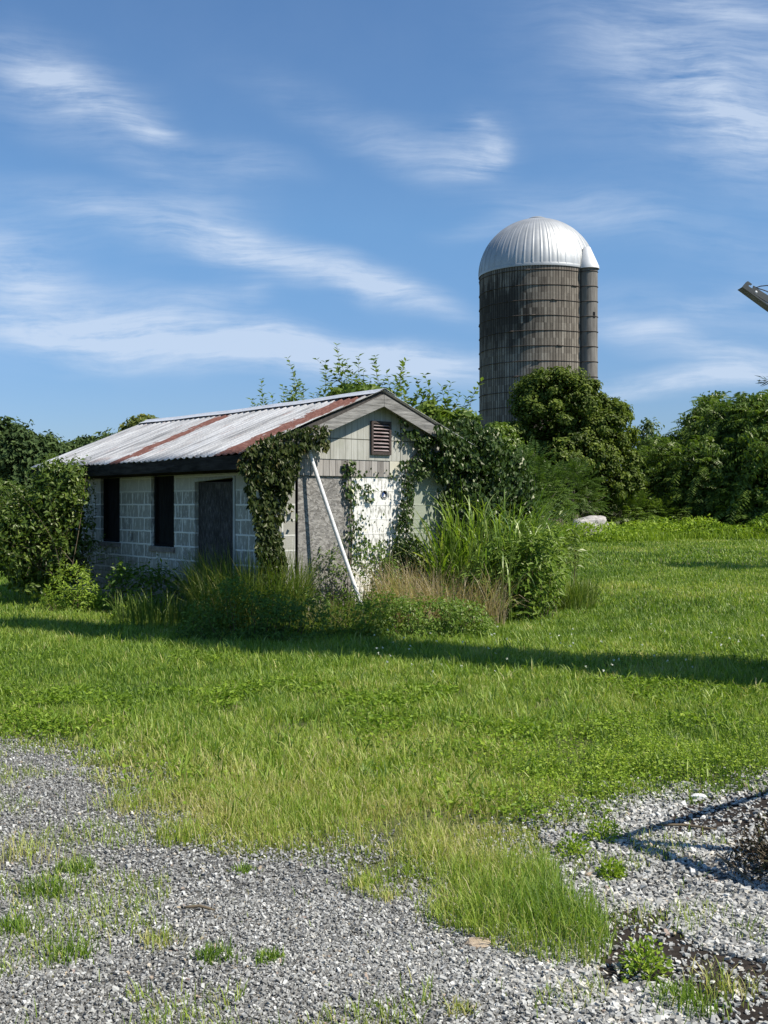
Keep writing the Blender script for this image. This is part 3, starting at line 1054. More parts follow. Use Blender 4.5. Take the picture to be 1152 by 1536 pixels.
# gable sidings front and back
for nm, y0, y1 in (('gable_siding', -.025, .02), ('gable_siding', SHL - .02, SHL + .02)):
    m = MB(); zb = 2.205
    m.prism([(-.02, zb), (SHW + .02, zb), (SHW + .02, roof_z(SHW) - .06), (RIDGE_X, roof_z(RIDGE_X) - .06), (-.02, roof_z(0) - .06)], lambda a, b, k: (a, y0 + k, b), y1 - y0)
    m.build(nm, M['siding'], shed)
MB().box(.45, 2.11, -.016, 0.0, 1.975, 2.202).build('plank_strip', M['greyplank'], shed)
MB().box(2.113, 2.29, -.022, 0.0, 1.965, 2.202).build('patch_panel', M['palepanel'], shed)
p = MB().box(.555, 1.447, .012, .03, 0, 1.972).build('boarded_doorway', M['osb'], shed)
p['label'] = 'grey weathered chipboard sheet closing a doorway'
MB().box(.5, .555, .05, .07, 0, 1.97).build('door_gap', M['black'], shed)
# door and windows in the shaded side
d_ = MB().box(.06, .09, .75, 1.815, 0, 1.90).build('door', M['plydoor'], shed)
d_['label'] = 'dark weathered plywood door'
MB().prism([(.743, 1.96), (1.82, 1.96), (1.82, 1.905), (.743, 1.955)], lambda a, b, k: (-.012 + k, a, b), .1).build('door_lintel', M['trim'], shed)
MB().box(-.014, .09, .695, .742, 0, 1.97).build('door_trim', M['trim'], shed)
for (a, b, zb) in ((2.44, 3.177, .945), (4.282, 5.01, .965)):
    w_ = MB().box(.10, .12, a, b, zb, 2.015).build('window', M['darkboard'], shed)
    fr = MB()
    fr.box(.05, .098, a, a + .045, zb, 2.01); fr.box(.05, .098, b - .045, b, zb, 2.01); fr.box(.05, .098, a + .045, b - .045, zb, zb + .04)
    fr.build('frame', M['darkboard'], w_)
    MB().box(-.03, .10, a - .03, b + .03, zb - .075, zb - .002).build('sill', M['sill'], w_)
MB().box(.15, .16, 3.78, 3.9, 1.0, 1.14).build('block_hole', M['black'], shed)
# pipe through the painted wall
g = Geo()
an = np.linspace(0, 2 * np.pi, 25)
cw = (2.024, 1.723)
tube(g, np.stack([cw[0] + .058 * np.cos(an), np.full(25, -.008), cw[1] + .058 * np.sin(an)], 1), .007, k=6)
pr = g.build('pipe_sleeve', M['trim'], shed, origin=0)
MB().box(1.965, 2.085, .03, .04, 1.665, 1.785).build('dark_bore', M['black'], pr)
MB().prism([(1.985, 1.69), (2.06, 1.69), (2.035, 1.755), (2.01, 1.755)], lambda a, b, k: (a, .008 + k, b), .012).build('blue_flap', M['blue'], pr)
MB().prism([(2.012, 1.688), (2.05, 1.688), (2.045, 1.725), (2.025, 1.73)], lambda a, b, k: (a, -.002 + k, b), .008).build('white_tab', M['white'], pr)
# louvred vent
vx0, vx1, vz0, vz1 = 1.755, 2.114, 2.285, 2.76
m = MB()
for b in ((vx0, vx0 + .035, vz0, vz1), (vx1 - .035, vx1, vz0, vz1), (vx0 + .035, vx1 - .035, vz0, vz0 + .04), (vx0 + .035, vx1 - .035, vz1 - .035, vz1)):
    m.box(b[0], b[1], -.06, -.026, b[2], b[3])
vent = m.build('gable_vent', M['vent'], shed)
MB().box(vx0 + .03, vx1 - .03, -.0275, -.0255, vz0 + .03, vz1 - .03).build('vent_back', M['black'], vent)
m = MB()
for i in range(8):
    z = vz0 + .062 + i * .0505
    Mx = Matrix.Translation((0, -.043, z)) @ Matrix.Rotation(math.radians(38), 4, 'X')
    m.box(vx0 + .036, vx1 - .036, -.017, .014, -.004, .004, Mx)
m.build('louvres', M['slat'], vent)
# eaves: fascia and soffit boards
for s, x in ((-1, -.43), (1, SHW + .43)):
    xa, xb = (x + .01, x + .045) if s < 0 else (x - .045, x - .01)
    MB().box(xa, xb, -.15, 6.98, 2.035, 2.215).build('fascia_board', M['fascia'], shed)
    xa, xb = (x + .047, -.001) if s < 0 else (SHW + .001, x - .047)
    MB().box(xa, xb, -.13, 6.96, 2.055, 2.075).build('soffit', M['soffit'], shed)
    MB().box(*((-.021, -.001) if s < 0 else (SHW + .001, SHW + .021)), .03, SHL, 2.015, 2.054).build('ledger', M['fascia'], shed)
# rake boards on both gables
for y0 in (-.2, 6.98):
    for s in (-1, 1):
        m = MB()
        xe = RIDGE_X + s * (RIDGE_X + .36) if (s < 0 or y0 > 0) else 3.02
        dz = .055
        za, zb = roof_z(xe) - dz, roof_z(RIDGE_X) - dz + .0
        pl = [(xe, za - .165), (RIDGE_X + s * .003, zb - .165), (RIDGE_X + s * .003, zb), (xe, za - (.0 if s > 0 else .05))]
        m.prism(pl, lambda a, b, k: (a, y0 + k, b), .038)
        m.build('rake_board', M['rake'], shed)
        m = MB()
        pl = [(xe, roof_z(xe) - .10), (RIDGE_X + s * .003, roof_z(RIDGE_X) - .10), (RIDGE_X + s * .003, roof_z(RIDGE_X) - .012), (xe, roof_z(xe) - .012)]
        m.prism(pl, lambda a, b, k: (a, (y0 + .042 if y0 < 0 else y0 - .14) + k, b), .13)
        m.build('rafter', M['soffit'], shed)


def roof_sheet():
    rows = []
    ys = np.arange(-.2, 7.021, .02)
    nx = 9
    V, Fc = [], []
    ph = (ys + .2) / .1805
    rib = .011 * np.cos(2 * np.pi * ph) + .004 * np.cos(4 * np.pi * ph)
    for side in (-1, 1):
        b0 = len(V)
        for i in range(nx):
            s = i / (nx - 1)
            for y, r in zip(ys, rib):
                ext = .012 * math.sin(y * 31.0) * (1 - s) + .02 * (fnoise(np.array([y * 1.6 + side]), np.array([3.0]))[0] - .5) * (1 - s)
                x = RIDGE_X + side * (RIDGE_X + .43 + ext) * (1 - s)
                sag = -.022 * math.sin(math.pi * min(max((y + .2) / 7.2, 0), 1)) + .012 * (fnoise(np.array([y * .8]), np.array([s * 3 + 5]))[0] - .5)
                lift = .022 * max(0, 1 - (y + .2) / .5) * (1 - abs(2 * s - 1)) if side < 0 else 0
                V.append((x, y, EAZ + SLOPE * (RIDGE_X + .43 + ext) * s + r + sag + lift))
        ny = len(ys)
        for i in range(nx - 1):
            for j in range(ny - 1):
                a = b0 + i * ny + j
                q = (a, a + 1, a + ny + 1, a + ny)
                Fc.append(q if side > 0 else q[::-1])
    me = bpy.data.meshes.new('roof')
    me.from_pydata(V, [], Fc)
    for p_ in me.polygons: p_.use_smooth = True
    me.materials.append(M['roof'])
    o = bpy.data.objects.new('roof', me); COL.objects.link(o); o.parent = shed
    sm = o.modifiers.new('thick', 'SOLIDIFY'); sm.thickness = .004; sm.offset = 0
    o['label'] = 'corrugated metal roof with two bands of rust'
    # ridge cap
    V, Fc = [], []
    prof = [(-.20, -.060), (-.10, -.022), (-.02, .020), (.02, .020), (.10, -.022), (.20, -.060)]
    yy = np.linspace(-.215, 7.03, 30)
    for y in yy:
        sag = -.022 * math.sin(math.pi * min(max((y + .2) / 7.2, 0), 1))
        for (dx, dz) in prof:
            V.append((RIDGE_X + dx * 1.0, y, roof_z(RIDGE_X) + dz * 1.0 + .013 + sag + .004 * math.sin(y * 3)))
    k = len(prof)
    for i in range(len(yy) - 1):
        for j in range(k - 1):
            Fc.append((i * k + j, i * k + j + 1, (i + 1) * k + j + 1, (i + 1) * k + j))
    me = bpy.data.meshes.new('ridge_cap'); me.from_pydata(V, [], Fc); me.materials.append(M['ridge'])
    rc = bpy.data.objects.new('ridge_cap', me); COL.objects.link(rc); rc.parent = o
    sm = rc.modifiers.new('thick', 'SOLIDIFY'); sm.thickness = .003


roof_sheet()

# white pole leaning on the gable
def leaning_pole():
    top = W(.644, -.04, 2.42); bot = W(1.20, -.68, 0.0)
    v = nrm(bot - top)
    t = thing('leaning_pole', 'thin white pole leaning against the gable wall of the shed', 'pole', tuple(bot))
    g = Geo()
    n = 14
    s = np.linspace(0, 1, n)[:, None]
    pts = top + (bot - top) * s
    pts[:, 2] -= .02 * np.sin(np.pi * s[:, 0])
    tube(g, pts, .028, k=12)
    g.build('pipe', M['white'], t, smooth=True)
    g = Geo(); tube(g, [top - v * .015, top + v * .07], .037, k=12); g.build('end_cap', M['trim'], t, smooth=True)


leaning_pole()

# ------------------------------------------------------------------ silo
def silo_mat(t, P):
    x, y, z = sepxyz(t, P)
    an = math_(t, 'DIVIDE', math_(t, 'ARCTAN2', y, x), 2 * math.pi)
    q = math_(t, 'MULTIPLY', math_(t, 'ADD', an, 1.0), 128.0)
    row = math_(t, 'FLOOR', math_(t, 'DIVIDE', z, .754))
    q = math_(t, 'ADD', q, math_(t, 'MULTIPLY', math_(t, 'MODULO', row, 2.0), .0))
    fr = math_(t, 'FRACT', q)
    jt = math_(t, 'LESS_THAN', math_(t, 'ABSOLUTE', math_(t, 'SUBTRACT', fr, .5)), .13)
    wn = nd(t, 'ShaderNodeTexWhiteNoise', noise_dimensions='2D')
    t.links.new(combine(t, math_(t, 'FLOOR', math_(t, 'ADD', q, .5)), row), wn.inputs['Vector'])
    st = noise(t, P, 1, 5, .65, (4, 4, .5))
    fi = noise(t, P, 6, 5, .7)
    v = math_(t, 'ADD', math_(t, 'MULTIPLY', wn.outputs['Value'], .20), math_(t, 'ADD', math_(t, 'MULTIPLY', st, .45), math_(t, 'MULTIPLY', fi, .25)))
    c = ramp(t, v, [(.25, (.11, .095, .076)), (.47, (.24, .21, .168)), (.70, (.45, .405, .33))])
    br = sstep(t, math_(t, 'ADD', z, math_(t, 'MULTIPLY', st, 3.0)), 10, 15)
    c = mix_(t, math_(t, 'MULTIPLY', br, .38), c, (.14, .118, .10))
    # dark stain plus painted shade of the sun-averted side, left upper flank
    ang = math_(t, 'ADD', an, math_(t, 'ADD', math_(t, 'MULTIPLY', math_(t, 'SUBTRACT', st, .5), .16), math_(t, 'MULTIPLY', math_(t, 'SUBTRACT', wn.outputs['Value'], .5), .05)))
    m1 = math_(t, 'MULTIPLY', math_(t, 'SUBTRACT', 1.0, sstep(t, ang, -.33, -.27)), sstep(t, ang, -.52, -.46))
    zz = math_(t, 'ADD', z, math_(t, 'MULTIPLY', math_(t, 'SUBTRACT', st, .5), 5.0))
    m2 = math_(t, 'MULTIPLY', sstep(t, zz, 8.9, 10.2), math_(t, 'SUBTRACT', 1.0, sstep(t, zz, 12.4, 13.2)))
    c = mix_(t, math_(t, 'MULTIPLY', math_(t, 'MULTIPLY', m1, m2), .70), c, (.022, .020, .018))
    c = mix_(t, math_(t, 'MULTIPLY', jt, .85), c, (.035, .030, .026))
    return c, math_(t, 'SUBTRACT', math_(t, 'MULTIPLY', v, .5), jt)


def chute_mat(t, P):
    x, y, z = sepxyz(t, P)
    an = math_(t, 'ARCTAN2', y, x)
    fr = math_(t, 'FRACT', math_(t, 'MULTIPLY', an, 2.6))
    jt = math_(t, 'LESS_THAN', fr, .10)
    st = noise(t, P, 1, 5, .65, (5, 5, .7))
    c = ramp(t, st, [(.3, (.12, .108, .093)), (.7, (.27, .25, .22))])
    c = mix_(t, math_(t, 'MULTIPLY', jt, .7), c, (.04, .036, .03))
    return c, st


M['stave'] = surf('concrete_staves', silo_mat, .95, 0, .04)
M['chute'] = surf('chute_concrete', chute_mat, .92)
M['hoop'] = surf('rusty_hoop', lambda t, P: (ramp(t, noise(t, P, 3, 4), [(.3, (.05, .04, .033)), (.7, (.13, .105, .085))]), None), .8, .3)
M['dome'] = surf('galvanised_dome', lambda t, P: (ramp(t, noise(t, P, 1.4, 5, .6), [(.3, (.38, .385, .37)), (.7, (.50, .505, .49))]), None), .52, .5, .4)


M['hood'] = surf('pale_hood_metal', lambda t, P: (ramp(t, noise(t, P, 3, 5, .6), [(.3, (.55, .55, .53)), (.7, (.70, .70, .68))]), None), .6, .2)


def lathe(g, prof, n, A=.5, mod=None, a0=0, a1=2 * np.pi, c=(0, 0)):
    closed = abs(a1 - a0 - 2 * np.pi) < 1e-6
    an = np.linspace(a0, a1, n, endpoint=not closed)
    rows = []
    for (r, z) in prof:
        rr = r * (np.ones(n) if mod is None else mod(an, r))
        rows.append(np.stack([c[0] + rr * np.cos(an), c[1] + rr * np.sin(an), np.full(n, z)], 1))
    V = np.concatenate(rows); T = []
    m = n if closed else n - 1
    for i in range(len(prof) - 1):
        for j in range(m):
            a, b = i * n + j, i * n + (j + 1) % n
            T += [[a, b, b + n], [a, b + n, a + n]]
    g.add(V, T, A)


def make_silo():
    cx, cy, R, HT = 8.0, 55.8, 3.0, 13.5
    t = thing('silo', 'tall weathered concrete stave silo with a silver dome roof', 'silo', (cx, cy, 0))
    g = Geo(); lathe(g, [(R, 0), (R, HT)], 148)
    o = g.build('stave_wall', M['stave'], t, origin=0, smooth=False)
    for p_ in o.data.polygons: p_.use_smooth = True
    g = Geo(); lathe(g, [(R - .002, HT), (R - .12, HT), (R - .12, HT - .5)], 148)
    g.build('wall_lip', M['stave'], t, origin=0)
    k = 0
    z = .38
    while z < HT - .2:
        g = Geo()
        an = np.linspace(0, 2 * np.pi, 97)
        tilt = rng.normal(0, .012)
        ring = np.stack([(R + .016) * np.cos(an), (R + .016) * np.sin(an), z + tilt * np.cos(an)], 1)
        tube(g, ring, .017, k=5, cap=False)
        for q in range(4):
            a = -np.pi / 2 + (k * .37) % 1.2 - .6 + q * np.pi / 2
            c = np.array([(R + .03) * np.cos(a), (R + .03) * np.sin(a), z]); tv = np.array([-np.sin(a), np.cos(a), 0])
            tube(g, [c - tv * .16, c + tv * .16], .03, k=6)
        g.build('hoop', M['hoop'], t, origin=0, smooth=True)
        z += .754; k += 1
    # dome with standing seams
    g = Geo()
    ns = 44
    prof = []
    for i in range(25):
        f = i / 24 * math.radians(84)
        prof.append((R * 1.008 * math.cos(f), HT + .02 + 2.92 * math.sin(f)))
    sea = lambda a, r: 1 + (.014 * np.exp(-((((a / (2 * np.pi) * ns) % 1) - .5) / .07) ** 2)) * min(1, r / 1.2) + .003 * np.cos(a * ns)
    lathe(g, prof, ns * 10, mod=sea)
    dome = g.build('dome', M['dome'], t, origin=0, smooth=True)
    g = Geo(); lathe(g, [(R * 1.015, HT - .10), (R * 1.018, HT - .02), (R * 1.012, HT + .06)], 96); g.build('rim', M['dome'], dome, origin=0, smooth=True)
    g = Geo(); lathe(g, [(.50, HT + 2.86), (.52, HT + 2.95), (.34, HT + 3.03), (.02, HT + 3.06)], 28); g.build('dome_cap', M['dome'], dome, origin=0)
    # unloading chute with its hood
    a = math.atan2(-2.2, 2.30)
    dr = np.array([math.cos(a), math.sin(a)]); c = dr * (R + .16); r = .45
    ch = bpy.data.objects.new('chute_root', None)
    g = Geo(); lathe(g, [(r, 0), (r, HT - .02)], 24, a0=a - 2.1, a1=a + 2.1)
    co = g.build('chute', M['chute'], t, origin=0, smooth=True)
    co.location = (c[0], c[1], 0)
    bpy.data.objects.remove(ch)
    z = .38
    while z < HT:
        g = Geo(); an = np.linspace(a - 2.0, a + 2.0, 25)
        tube(g, np.stack([(r + .012) * np.cos(an), (r + .012) * np.sin(an), np.full(25, z)], 1), .02, k=5)
        g.build('band', M['hoop'], co, origin=0, smooth=True); z += .754
    back = -dr * .12
    g = Geo()
    nn = 24
    an = np.linspace(0, 2 * np.pi, nn, endpoint=False)
    lo = np.stack([(r + .09) * np.cos(an), (r + .09) * np.sin(an), np.full(nn, HT - .14)], 1)
    mi = np.stack([(r + .07) * np.cos(an), (r + .07) * np.sin(an), np.full(nn, HT + .0)], 1)
    hi = np.stack([.17 * np.cos(an) + back[0] * .8, .17 * np.sin(an) + back[1] * .8, np.full(nn, HT + .98)], 1)
    tp = np.array([[back[0] * .8, back[1] * .8, HT + 1.02]])
    V = np.concatenate([lo, mi, hi, tp]); T = []
    for rr in range(2):
        for j in range(nn):
            p0, p1 = rr * nn + j, rr * nn + (j + 1) % nn
            T += [[p0, p1, p1 + nn], [p0, p1 + nn, p0 + nn]]
    for j in range(nn): T.append([2 * nn + j, 2 * nn + (j + 1) % nn, 3 * nn])
    g.add(V, T, .5)
    g.build('chute_hood', M['hood'], co, origin=0, smooth=True)
    for zz in (11.0, 6.6):
        Mx = Matrix.Rotation(a - .35, 4, 'Z') @ Matrix.Translation((r, 0, zz))
        MB().box(-.01, .012, -.06, .06, -.15, .15, Mx).build('chute_opening', M['black'], co)


make_silo()

# ------------------------------------------------------------------ plants


def crown(g, lobes, nb, br, nl, L, Wd=.6, up=.35, var=(.45, .18), squash=.8, gap=.0, droop=.3, inner=.12):
    """leaf clumps spread over the surface of lobes (centre, radii); each clump is a puff of folded leaves"""
    ws = np.array([np.prod(r) ** (2 / 3) for _, r in lobes]); ws /= ws.sum()
    for (c, r), w in zip(lobes, ws):
        c = np.array(c, float); r = np.array(r, float)
        k = max(3, int(nb * w))
        dd = rdir(k)
        dd[:, 2] = np.where(dd[:, 2] < -.55, -dd[:, 2], dd[:, 2])
        bump = .78 + .34 * rng.random(k)
        bc = c + dd * r * bump[:, None]
        bs = br * (.55 + .9 * rng.random(k))
        bv = rng.normal(0, .10, k)
        n = int(nl)
        idx = np.repeat(np.arange(k), n)
        q = rdir(len(idx))
        rad = rng.random(len(idx)) ** .45
        P = bc[idx] + q * (rad * bs[idx])[:, None] * np.array([1, 1, squash])
        if gap:
            kp = rng.random(len(idx)) > gap
            P, q, idx = P[kp], q[kp], idx[kp]
        N = nrm(q * .7 + dd[idx] * .5 + np.array([0, 0, up]) + rng.normal(0, .35, q.shape))
        D = np.cross(N, rdir(len(idx))) - np.array([0, 0, droop])
        ll = L * (.65 + .7 * rng.random(len(idx)))
        A = np.clip(var[0] + bv[idx] + rng.normal(0, var[1], len(idx)), 0, 1)
        leaves(g, P, D, N, ll, ll * Wd, A)
        # inner leaves so that the crown is not hollow
        n2 = int(k * n * inner)
        q = rdir(n2); P = c + q * r * (rng.random(n2) ** .4)[:, None] * .85
        ll = L * (.9 + .7 * rng.random(n2))
        leaves(g, P, rdir(n2), rdir(n2), ll, ll * Wd, np.clip(var[0] - .05 + rng.normal(0, var[1], n2), 0, 1))


def trunk(g, base, tops, r, sway=.15):
    base = np.array(base, float)
    for i, tp in enumerate(tops):
        tp = np.array(tp, float)
        s = np.linspace(0, 1, 7)[:, None]
        f = base + (tp - base) * s
        off = rng.normal(0, sway, 2)
        f[:, 0] += off[0] * np.sin(np.pi * s[:, 0]); f[:, 1] += off[1] * np.sin(np.pi * s[:, 0])
        # limbs follow the trunk first, then lean out
        f[:, :2] = base[:2] + (f[:, :2] - base[:2]) * (s ** 1.5)
        tube(g, f, r * (1 - .8 * s[:, 0]) * (1 if i == 0 else .7), k=7)


def tree(name, label, cat, base, lobes, nb, br, nl, L, mat, r=.12, group=None, **kw):
    t = thing(name, label, cat, tuple(base), group=group)
    g = Geo(); trunk(g, base, [np.array(c) + [0, 0, .2 * rr[2]] for c, rr in lobes], r)
    g.build('trunk', M['bark'], t, smooth=True)
    g = Geo(); crown(g, lobes, nb, br, nl, L, **kw)
    g.build('crown', mat, t)
    return t


def fronds(g, base, tip_dirs, length, nleaf, ll, lw, var, sag=.6):
    """feather leaves: paired leaflets along an arching rachis"""
    n = len(base)
    D = nrm(tip_dirs)
    length = np.broadcast_to(length, (n,))
    side = nrm(np.cross(D, np.array([0, 0, 1.0])))
    prev = None
    for i in range(nleaf):
        s = (i + .6) / nleaf
        P = base + D * (length * s)[:, None] - np.array([0, 0, 1.0]) * (sag * length * s * s * .5)[:, None]
        tang = nrm(D - np.array([0, 0, 1.0]) * (sag * s))
        taper = (1 - .55 * abs(s - .45) * 1.6)
        for sg in (-1, 1):
            d = nrm(side * sg + tang * .55 - np.array([0, 0, .25]) + rng.normal(0, .10, (n, 3)))
            nn = nrm(np.cross(side, tang) * np.sign(np.cross(side, tang)[:, 2:3] + 1e-6) + rng.normal(0, .15, (n, 3)))
            leaves(g, P, d, nn, ll * taper * (.85 + .3 * rng.random(n)), lw * taper, np.clip(var + rng.normal(0, .07, n), 0, 1), .15, .12)


def sumac(name, label, cat, base, h, rad, n, mat, group=None, fl=.55, tall=1.0, ll=.15, low=0.15):
    base = np.array(base, float)
    t = thing(name, label, cat, tuple(base), group=group)
    gs, gl = Geo(), Geo()
    tips = []
    for i in range(9):
        a = rng.random() * 6.28; rr = rad * (.2 + .65 * rng.random())
        tp = base + [rr * math.cos(a), rr * math.sin(a), h * (.55 + .4 * rng.random()) * (1 - .3 * (rr / rad) ** 2)]
        trunk(gs, base, [tp], .03, .08)
        tips.append(tp)
    gs.build('stems', M['bark'], t, smooth=True)
    dd = rdir(n); dd[:, 2] = np.abs(dd[:, 2]) * 1.0 - low
    dd = nrm(dd)
    rr = (.45 + .5 * rng.random(n) ** .7)
    P = base + np.array([0, 0, h * .42]) + dd * np.array([rad * .75, rad * .75, h * .52]) * rr[:, None]
    P[:, 2] = np.maximum(P[:, 2], .12)
    D = dd + rng.normal(0, .35, (n, 3)) + np.array([0, 0, .18])
    fronds(gl, P, D, fl * (.6 + .7 * rng.random(n)), 9, ll, ll * .30, .45 + rng.normal(0, .14, n))
    gl.build('foliage', mat, t)
    return t


def shoots(gs, gl, bases, tips, leafL, spacing, var=.5, wid=.5, r=.006, leaf_from=.15):
    """upright leafy twigs"""
    for b, tp in zip(bases, tips):
        b = np.array(b, float); tp = np.array(tp, float)
        ln = np.linalg.norm(tp - b)
        m = max(4, int(ln / spacing))
        s = np.linspace(0, 1, m)[:, None]
        bow = rng.normal(0, .11, 3) * ln; bow[2] = 0
        pts = b + (tp - b) * s + bow * np.sin(np.pi * s) * (1 - s * .3)
        tube(gs, pts, r * (1 - .75 * s[:, 0]), k=4)
        tan = nrm(np.gradient(pts, axis=0))
        k = s[:, 0] > leaf_from
        p = np.repeat(pts[k], 2, 0); tn = np.repeat(tan[k], 2, 0)
        n = len(p)
        a = np.arange(n) * 2.4 + rng.random() * 6
        rad = np.stack([np.cos(a), np.sin(a), np.zeros(n)], 1)
        d = nrm(rad + tn * .55 + rng.normal(0, .25, (n, 3)))
        nn = nrm(tn + np.array([0, 0, .5]) + rng.normal(0, .3, (n, 3)))
        l = leafL * (.6 + .6 * rng.random(n)) * (1.05 - .45 * np.repeat(s[k][:, 0], 2))
        leaves(gl, p, d, nn, l, l * wid, np.clip(var + rng.normal(0, .2, n), 0, 1))


# --- dense tree in front of the silo
def ell(px, py, d, rpx, rpy=None, rd=None):
    rpy = rpy or rpx
    return (PX(px, py, d), (rpx / F * d, (rd or rpx) / F * d, rpy / F * d))


D1 = 49.5
tree('broadleaf_tree', 'dense dark rounded tree standing in front of the silo', 'tree', (PX(850, 790, D1)[0], D1, 0),
     [ell(838, 612, D1, 62, 56), ell(800, 612, D1, 30, 36), ell(870, 600, D1, 36, 40), ell(905, 660, D1, 44, 58), ell(850, 690, D1, 70, 60), ell(925, 650, D1 + 1, 24, 46), ell(912, 720, D1, 46, 50), ell(770, 668, D1, 42, 34), ell(820, 740, D1, 60, 45)],
     520, .36, 120, .17, M['maple'], r=.16, squash=.75, up=.6, inner=.25, var=(.42, .17), droop=.15)
D2 = 44.5
tree('small_tree', 'low dark round tree at the foot of the silo beside the ivy mound', 'tree', (PX(738, 790, D2)[0], D2, 0),
     [ell(742, 668, D2, 34, 28), ell(722, 690, D2, 30, 30), ell(760, 690, D2, 30, 30)], 120, .3, 90, .15, M['darktree'], r=.08, up=.5, inner=.3)

# --- feathery shrubs to the right of the ivy
for (px, py, d, h, rad, n, lab) in (
        (800, 655, 30.0, 3.35, 1.35, 420, 'tallest feathery sumac shrub, behind the tall grass clump right of the shed'),
        (762, 690, 27.0, 2.7, 1.1, 300, 'feathery sumac shrub between the ivy mound and the tallest sumac'),
        (858, 695, 46.0, 3.7, 1.75, 620, 'rounded feathery sumac shrub leaning over the pale rock')):
    sumac('sumac_shrub', lab, 'shrub', (PX(px, 0, d)[0], d, 0), h, rad, n, M['sumac'], group='sumac shrubs beside the silo')

# --- tree line on the right
TR = [
    (1000, 54, [(1000, 705, 40, 40), (985, 735, 40, 40), (1022, 700, 34, 36)], 'darktree', 'dark low tree at the left end of the right hand tree line', .9),
    (1040, 56, [(1048, 650, 30, 26), (1035, 690, 46, 40), (1060, 640, 30, 28), (1072, 612, 26, 16)], 'darktree', 'taller tree with a dark spray jutting from its top left in the right tree line', 1.0),
    (1075, 52, [(1060, 700, 50, 40), (1085, 735, 55, 38), (1040, 735, 44, 38)], 'darktree', 'darkest spreading tree low in the middle of the right hand tree line', 1.0),
    (1115, 53, [(1105, 640, 42, 36), (1130, 625, 36, 30), (1120, 680, 50, 44)], 'sumac', 'brighter broad leaved tree at the top of the right hand tree line', 1.3),
    (1150, 50, [(1150, 640, 40, 40), (1165, 690, 52, 60), (1140, 735, 46, 44)], 'darktree', 'large leaved dark tree cut by the right picture edge', 1.3),
]
for (px, d, lb, mt, lab, ls) in TR:
    t = thing('line_tree', lab, 'tree', (PX(px, 0, d)[0], d, 0), group='trees along the right edge of the lawn')
    lobes = [ell(a, b, d + rng.normal(0, .5), c, e) for a, b, c, e in lb] + [ell(px + q * 30, 765, d - .5, 34, 32) for q in (-1, 0, 1)]
    g = Geo(); trunk(g, (PX(px, 0, d)[0], d, 0), [np.array(c) for c, r in lobes], .11, .3)
    for k in range(3):
        b = np.array([PX(px + rng.uniform(-45, 45), 0, d)[0], d + rng.normal(0, .6), 0])
        trunk(g, b, [b + [rng.normal(0, .5), 0, 2.6]], .05, .15)
    g.build('trunk', M['bark'], t, smooth=True)
    g = Geo(); crown(g, lobes, 190, .40, 55, .20 * ls, .5, var=(.42, .2), droop=.7, inner=.3)
    for c, r in lobes:
        n = 70
        dd = rdir(n); dd[:, 2] = dd[:, 2] * .8 + .2; dd = nrm(dd)
        P = np.array(c) + dd * np.array(r) * (.85 + .3 * rng.random(n))[:, None]
        fronds(g, P, dd + rng.normal(0, .4, (n, 3)), .75 * ls, 7, .30 * ls, .085 * ls, .5 + rng.normal(0, .15, n), .9)
    g.build('crown', M[mt], t)
D3 = 66
tree('pale_tree', 'small pale green tree top showing between the dense tree and the tree line', 'tree', (PX(972, 0, D3)[0], D3, 0),
     [ell(970, 660, D3, 16, 26), ell(962, 690, D3, 24, 26), ell(980, 690, D3, 20, 22)], 90, .5, 45, .22, M['paletree'], r=.12, gap=.2)
D4 = 58
tree('pale_tree', 'light green bushy tree behind the gap left of the tree line', 'tree', (PX(975, 0, D4)[0], D4, 0),
     [ell(968, 705, D4, 34, 30), ell(990, 685, D4, 30, 26), ell(955, 735, D4, 30, 30)], 150, .45, 60, .2, M['sumac'], r=.12)

sumac('sumac_shrub', 'low leafy shrub filling the gap at the foot of the dense tree', 'shrub', (PX(935, 0, 50.5)[0], 50.5, 0), 2.2, 2.0, 420, M['darktree'], group='sumac shrubs beside the silo', fl=.7, ll=.22)
sumac('sumac_shrub', 'low leafy shrub under the left end of the right tree line', 'shrub', (PX(990, 0, 51.5)[0], 51.5, 0), 1.8, 2.0, 380, M['darktree'], group='sumac shrubs beside the silo', fl=.7, ll=.22)


# shrubs along the lawn edge, uncountable
def undergrowth():
    g = Geo()
    n = 22000
    x = rng.uniform(-3, 34, n)
    d = 47.6 + rng.normal(0, 1.0, n) - (x < 12) * 4.2 * np.clip((12 - x) / 3, 0, 1)
    h = .75 * rng.random(n) * (.35 + 1.1 * fnoise(x * .7, d * .7))
    P = np.stack([x, d, h * 1.1], 1)
    D = rdir(n); D[:, 2] = np.abs(D[:, 2]); N = rdir(n) + [0, 0, 1]
    l = .12 + .12 * rng.random(n)
    leaves(g, P, D, N, l, l * .45, np.clip(.35 + rng.normal(0, .2, n) + h * .4, 0, 1))
    n = 16000
    x = rng.uniform(-3, 34, n); d = 45.5 + rng.random(n) * 4.0 - 3.2 * np.clip((13 - x) / 3, 0, 1)
    P = np.stack([x, d, np.zeros(n)], 1)
    blades(g, P, (.18 + .5 * rng.random(n)) * (.5 + fnoise(x, d)), .03, rng.random(n) * 6.28, np.abs(rng.normal(.7, .4, n)), np.clip(.55 + rng.normal(0, .2, n), 0, 1), seg=2)
    for q in range(26):
        c = np.array([rng.uniform(10, 33), 46.5 + rng.random() * 2.5, 0])
        crown(g, [(c + [0, 0, .3], (.5 + .5 * rng.random(), .4, .35 + .35 * rng.random()))], 12, .22, 30, .16, .5, var=(rng.uniform(.1, .5), .2))
    tag(g.build('undergrowth', M['clover']), kind='stuff')


undergrowth()

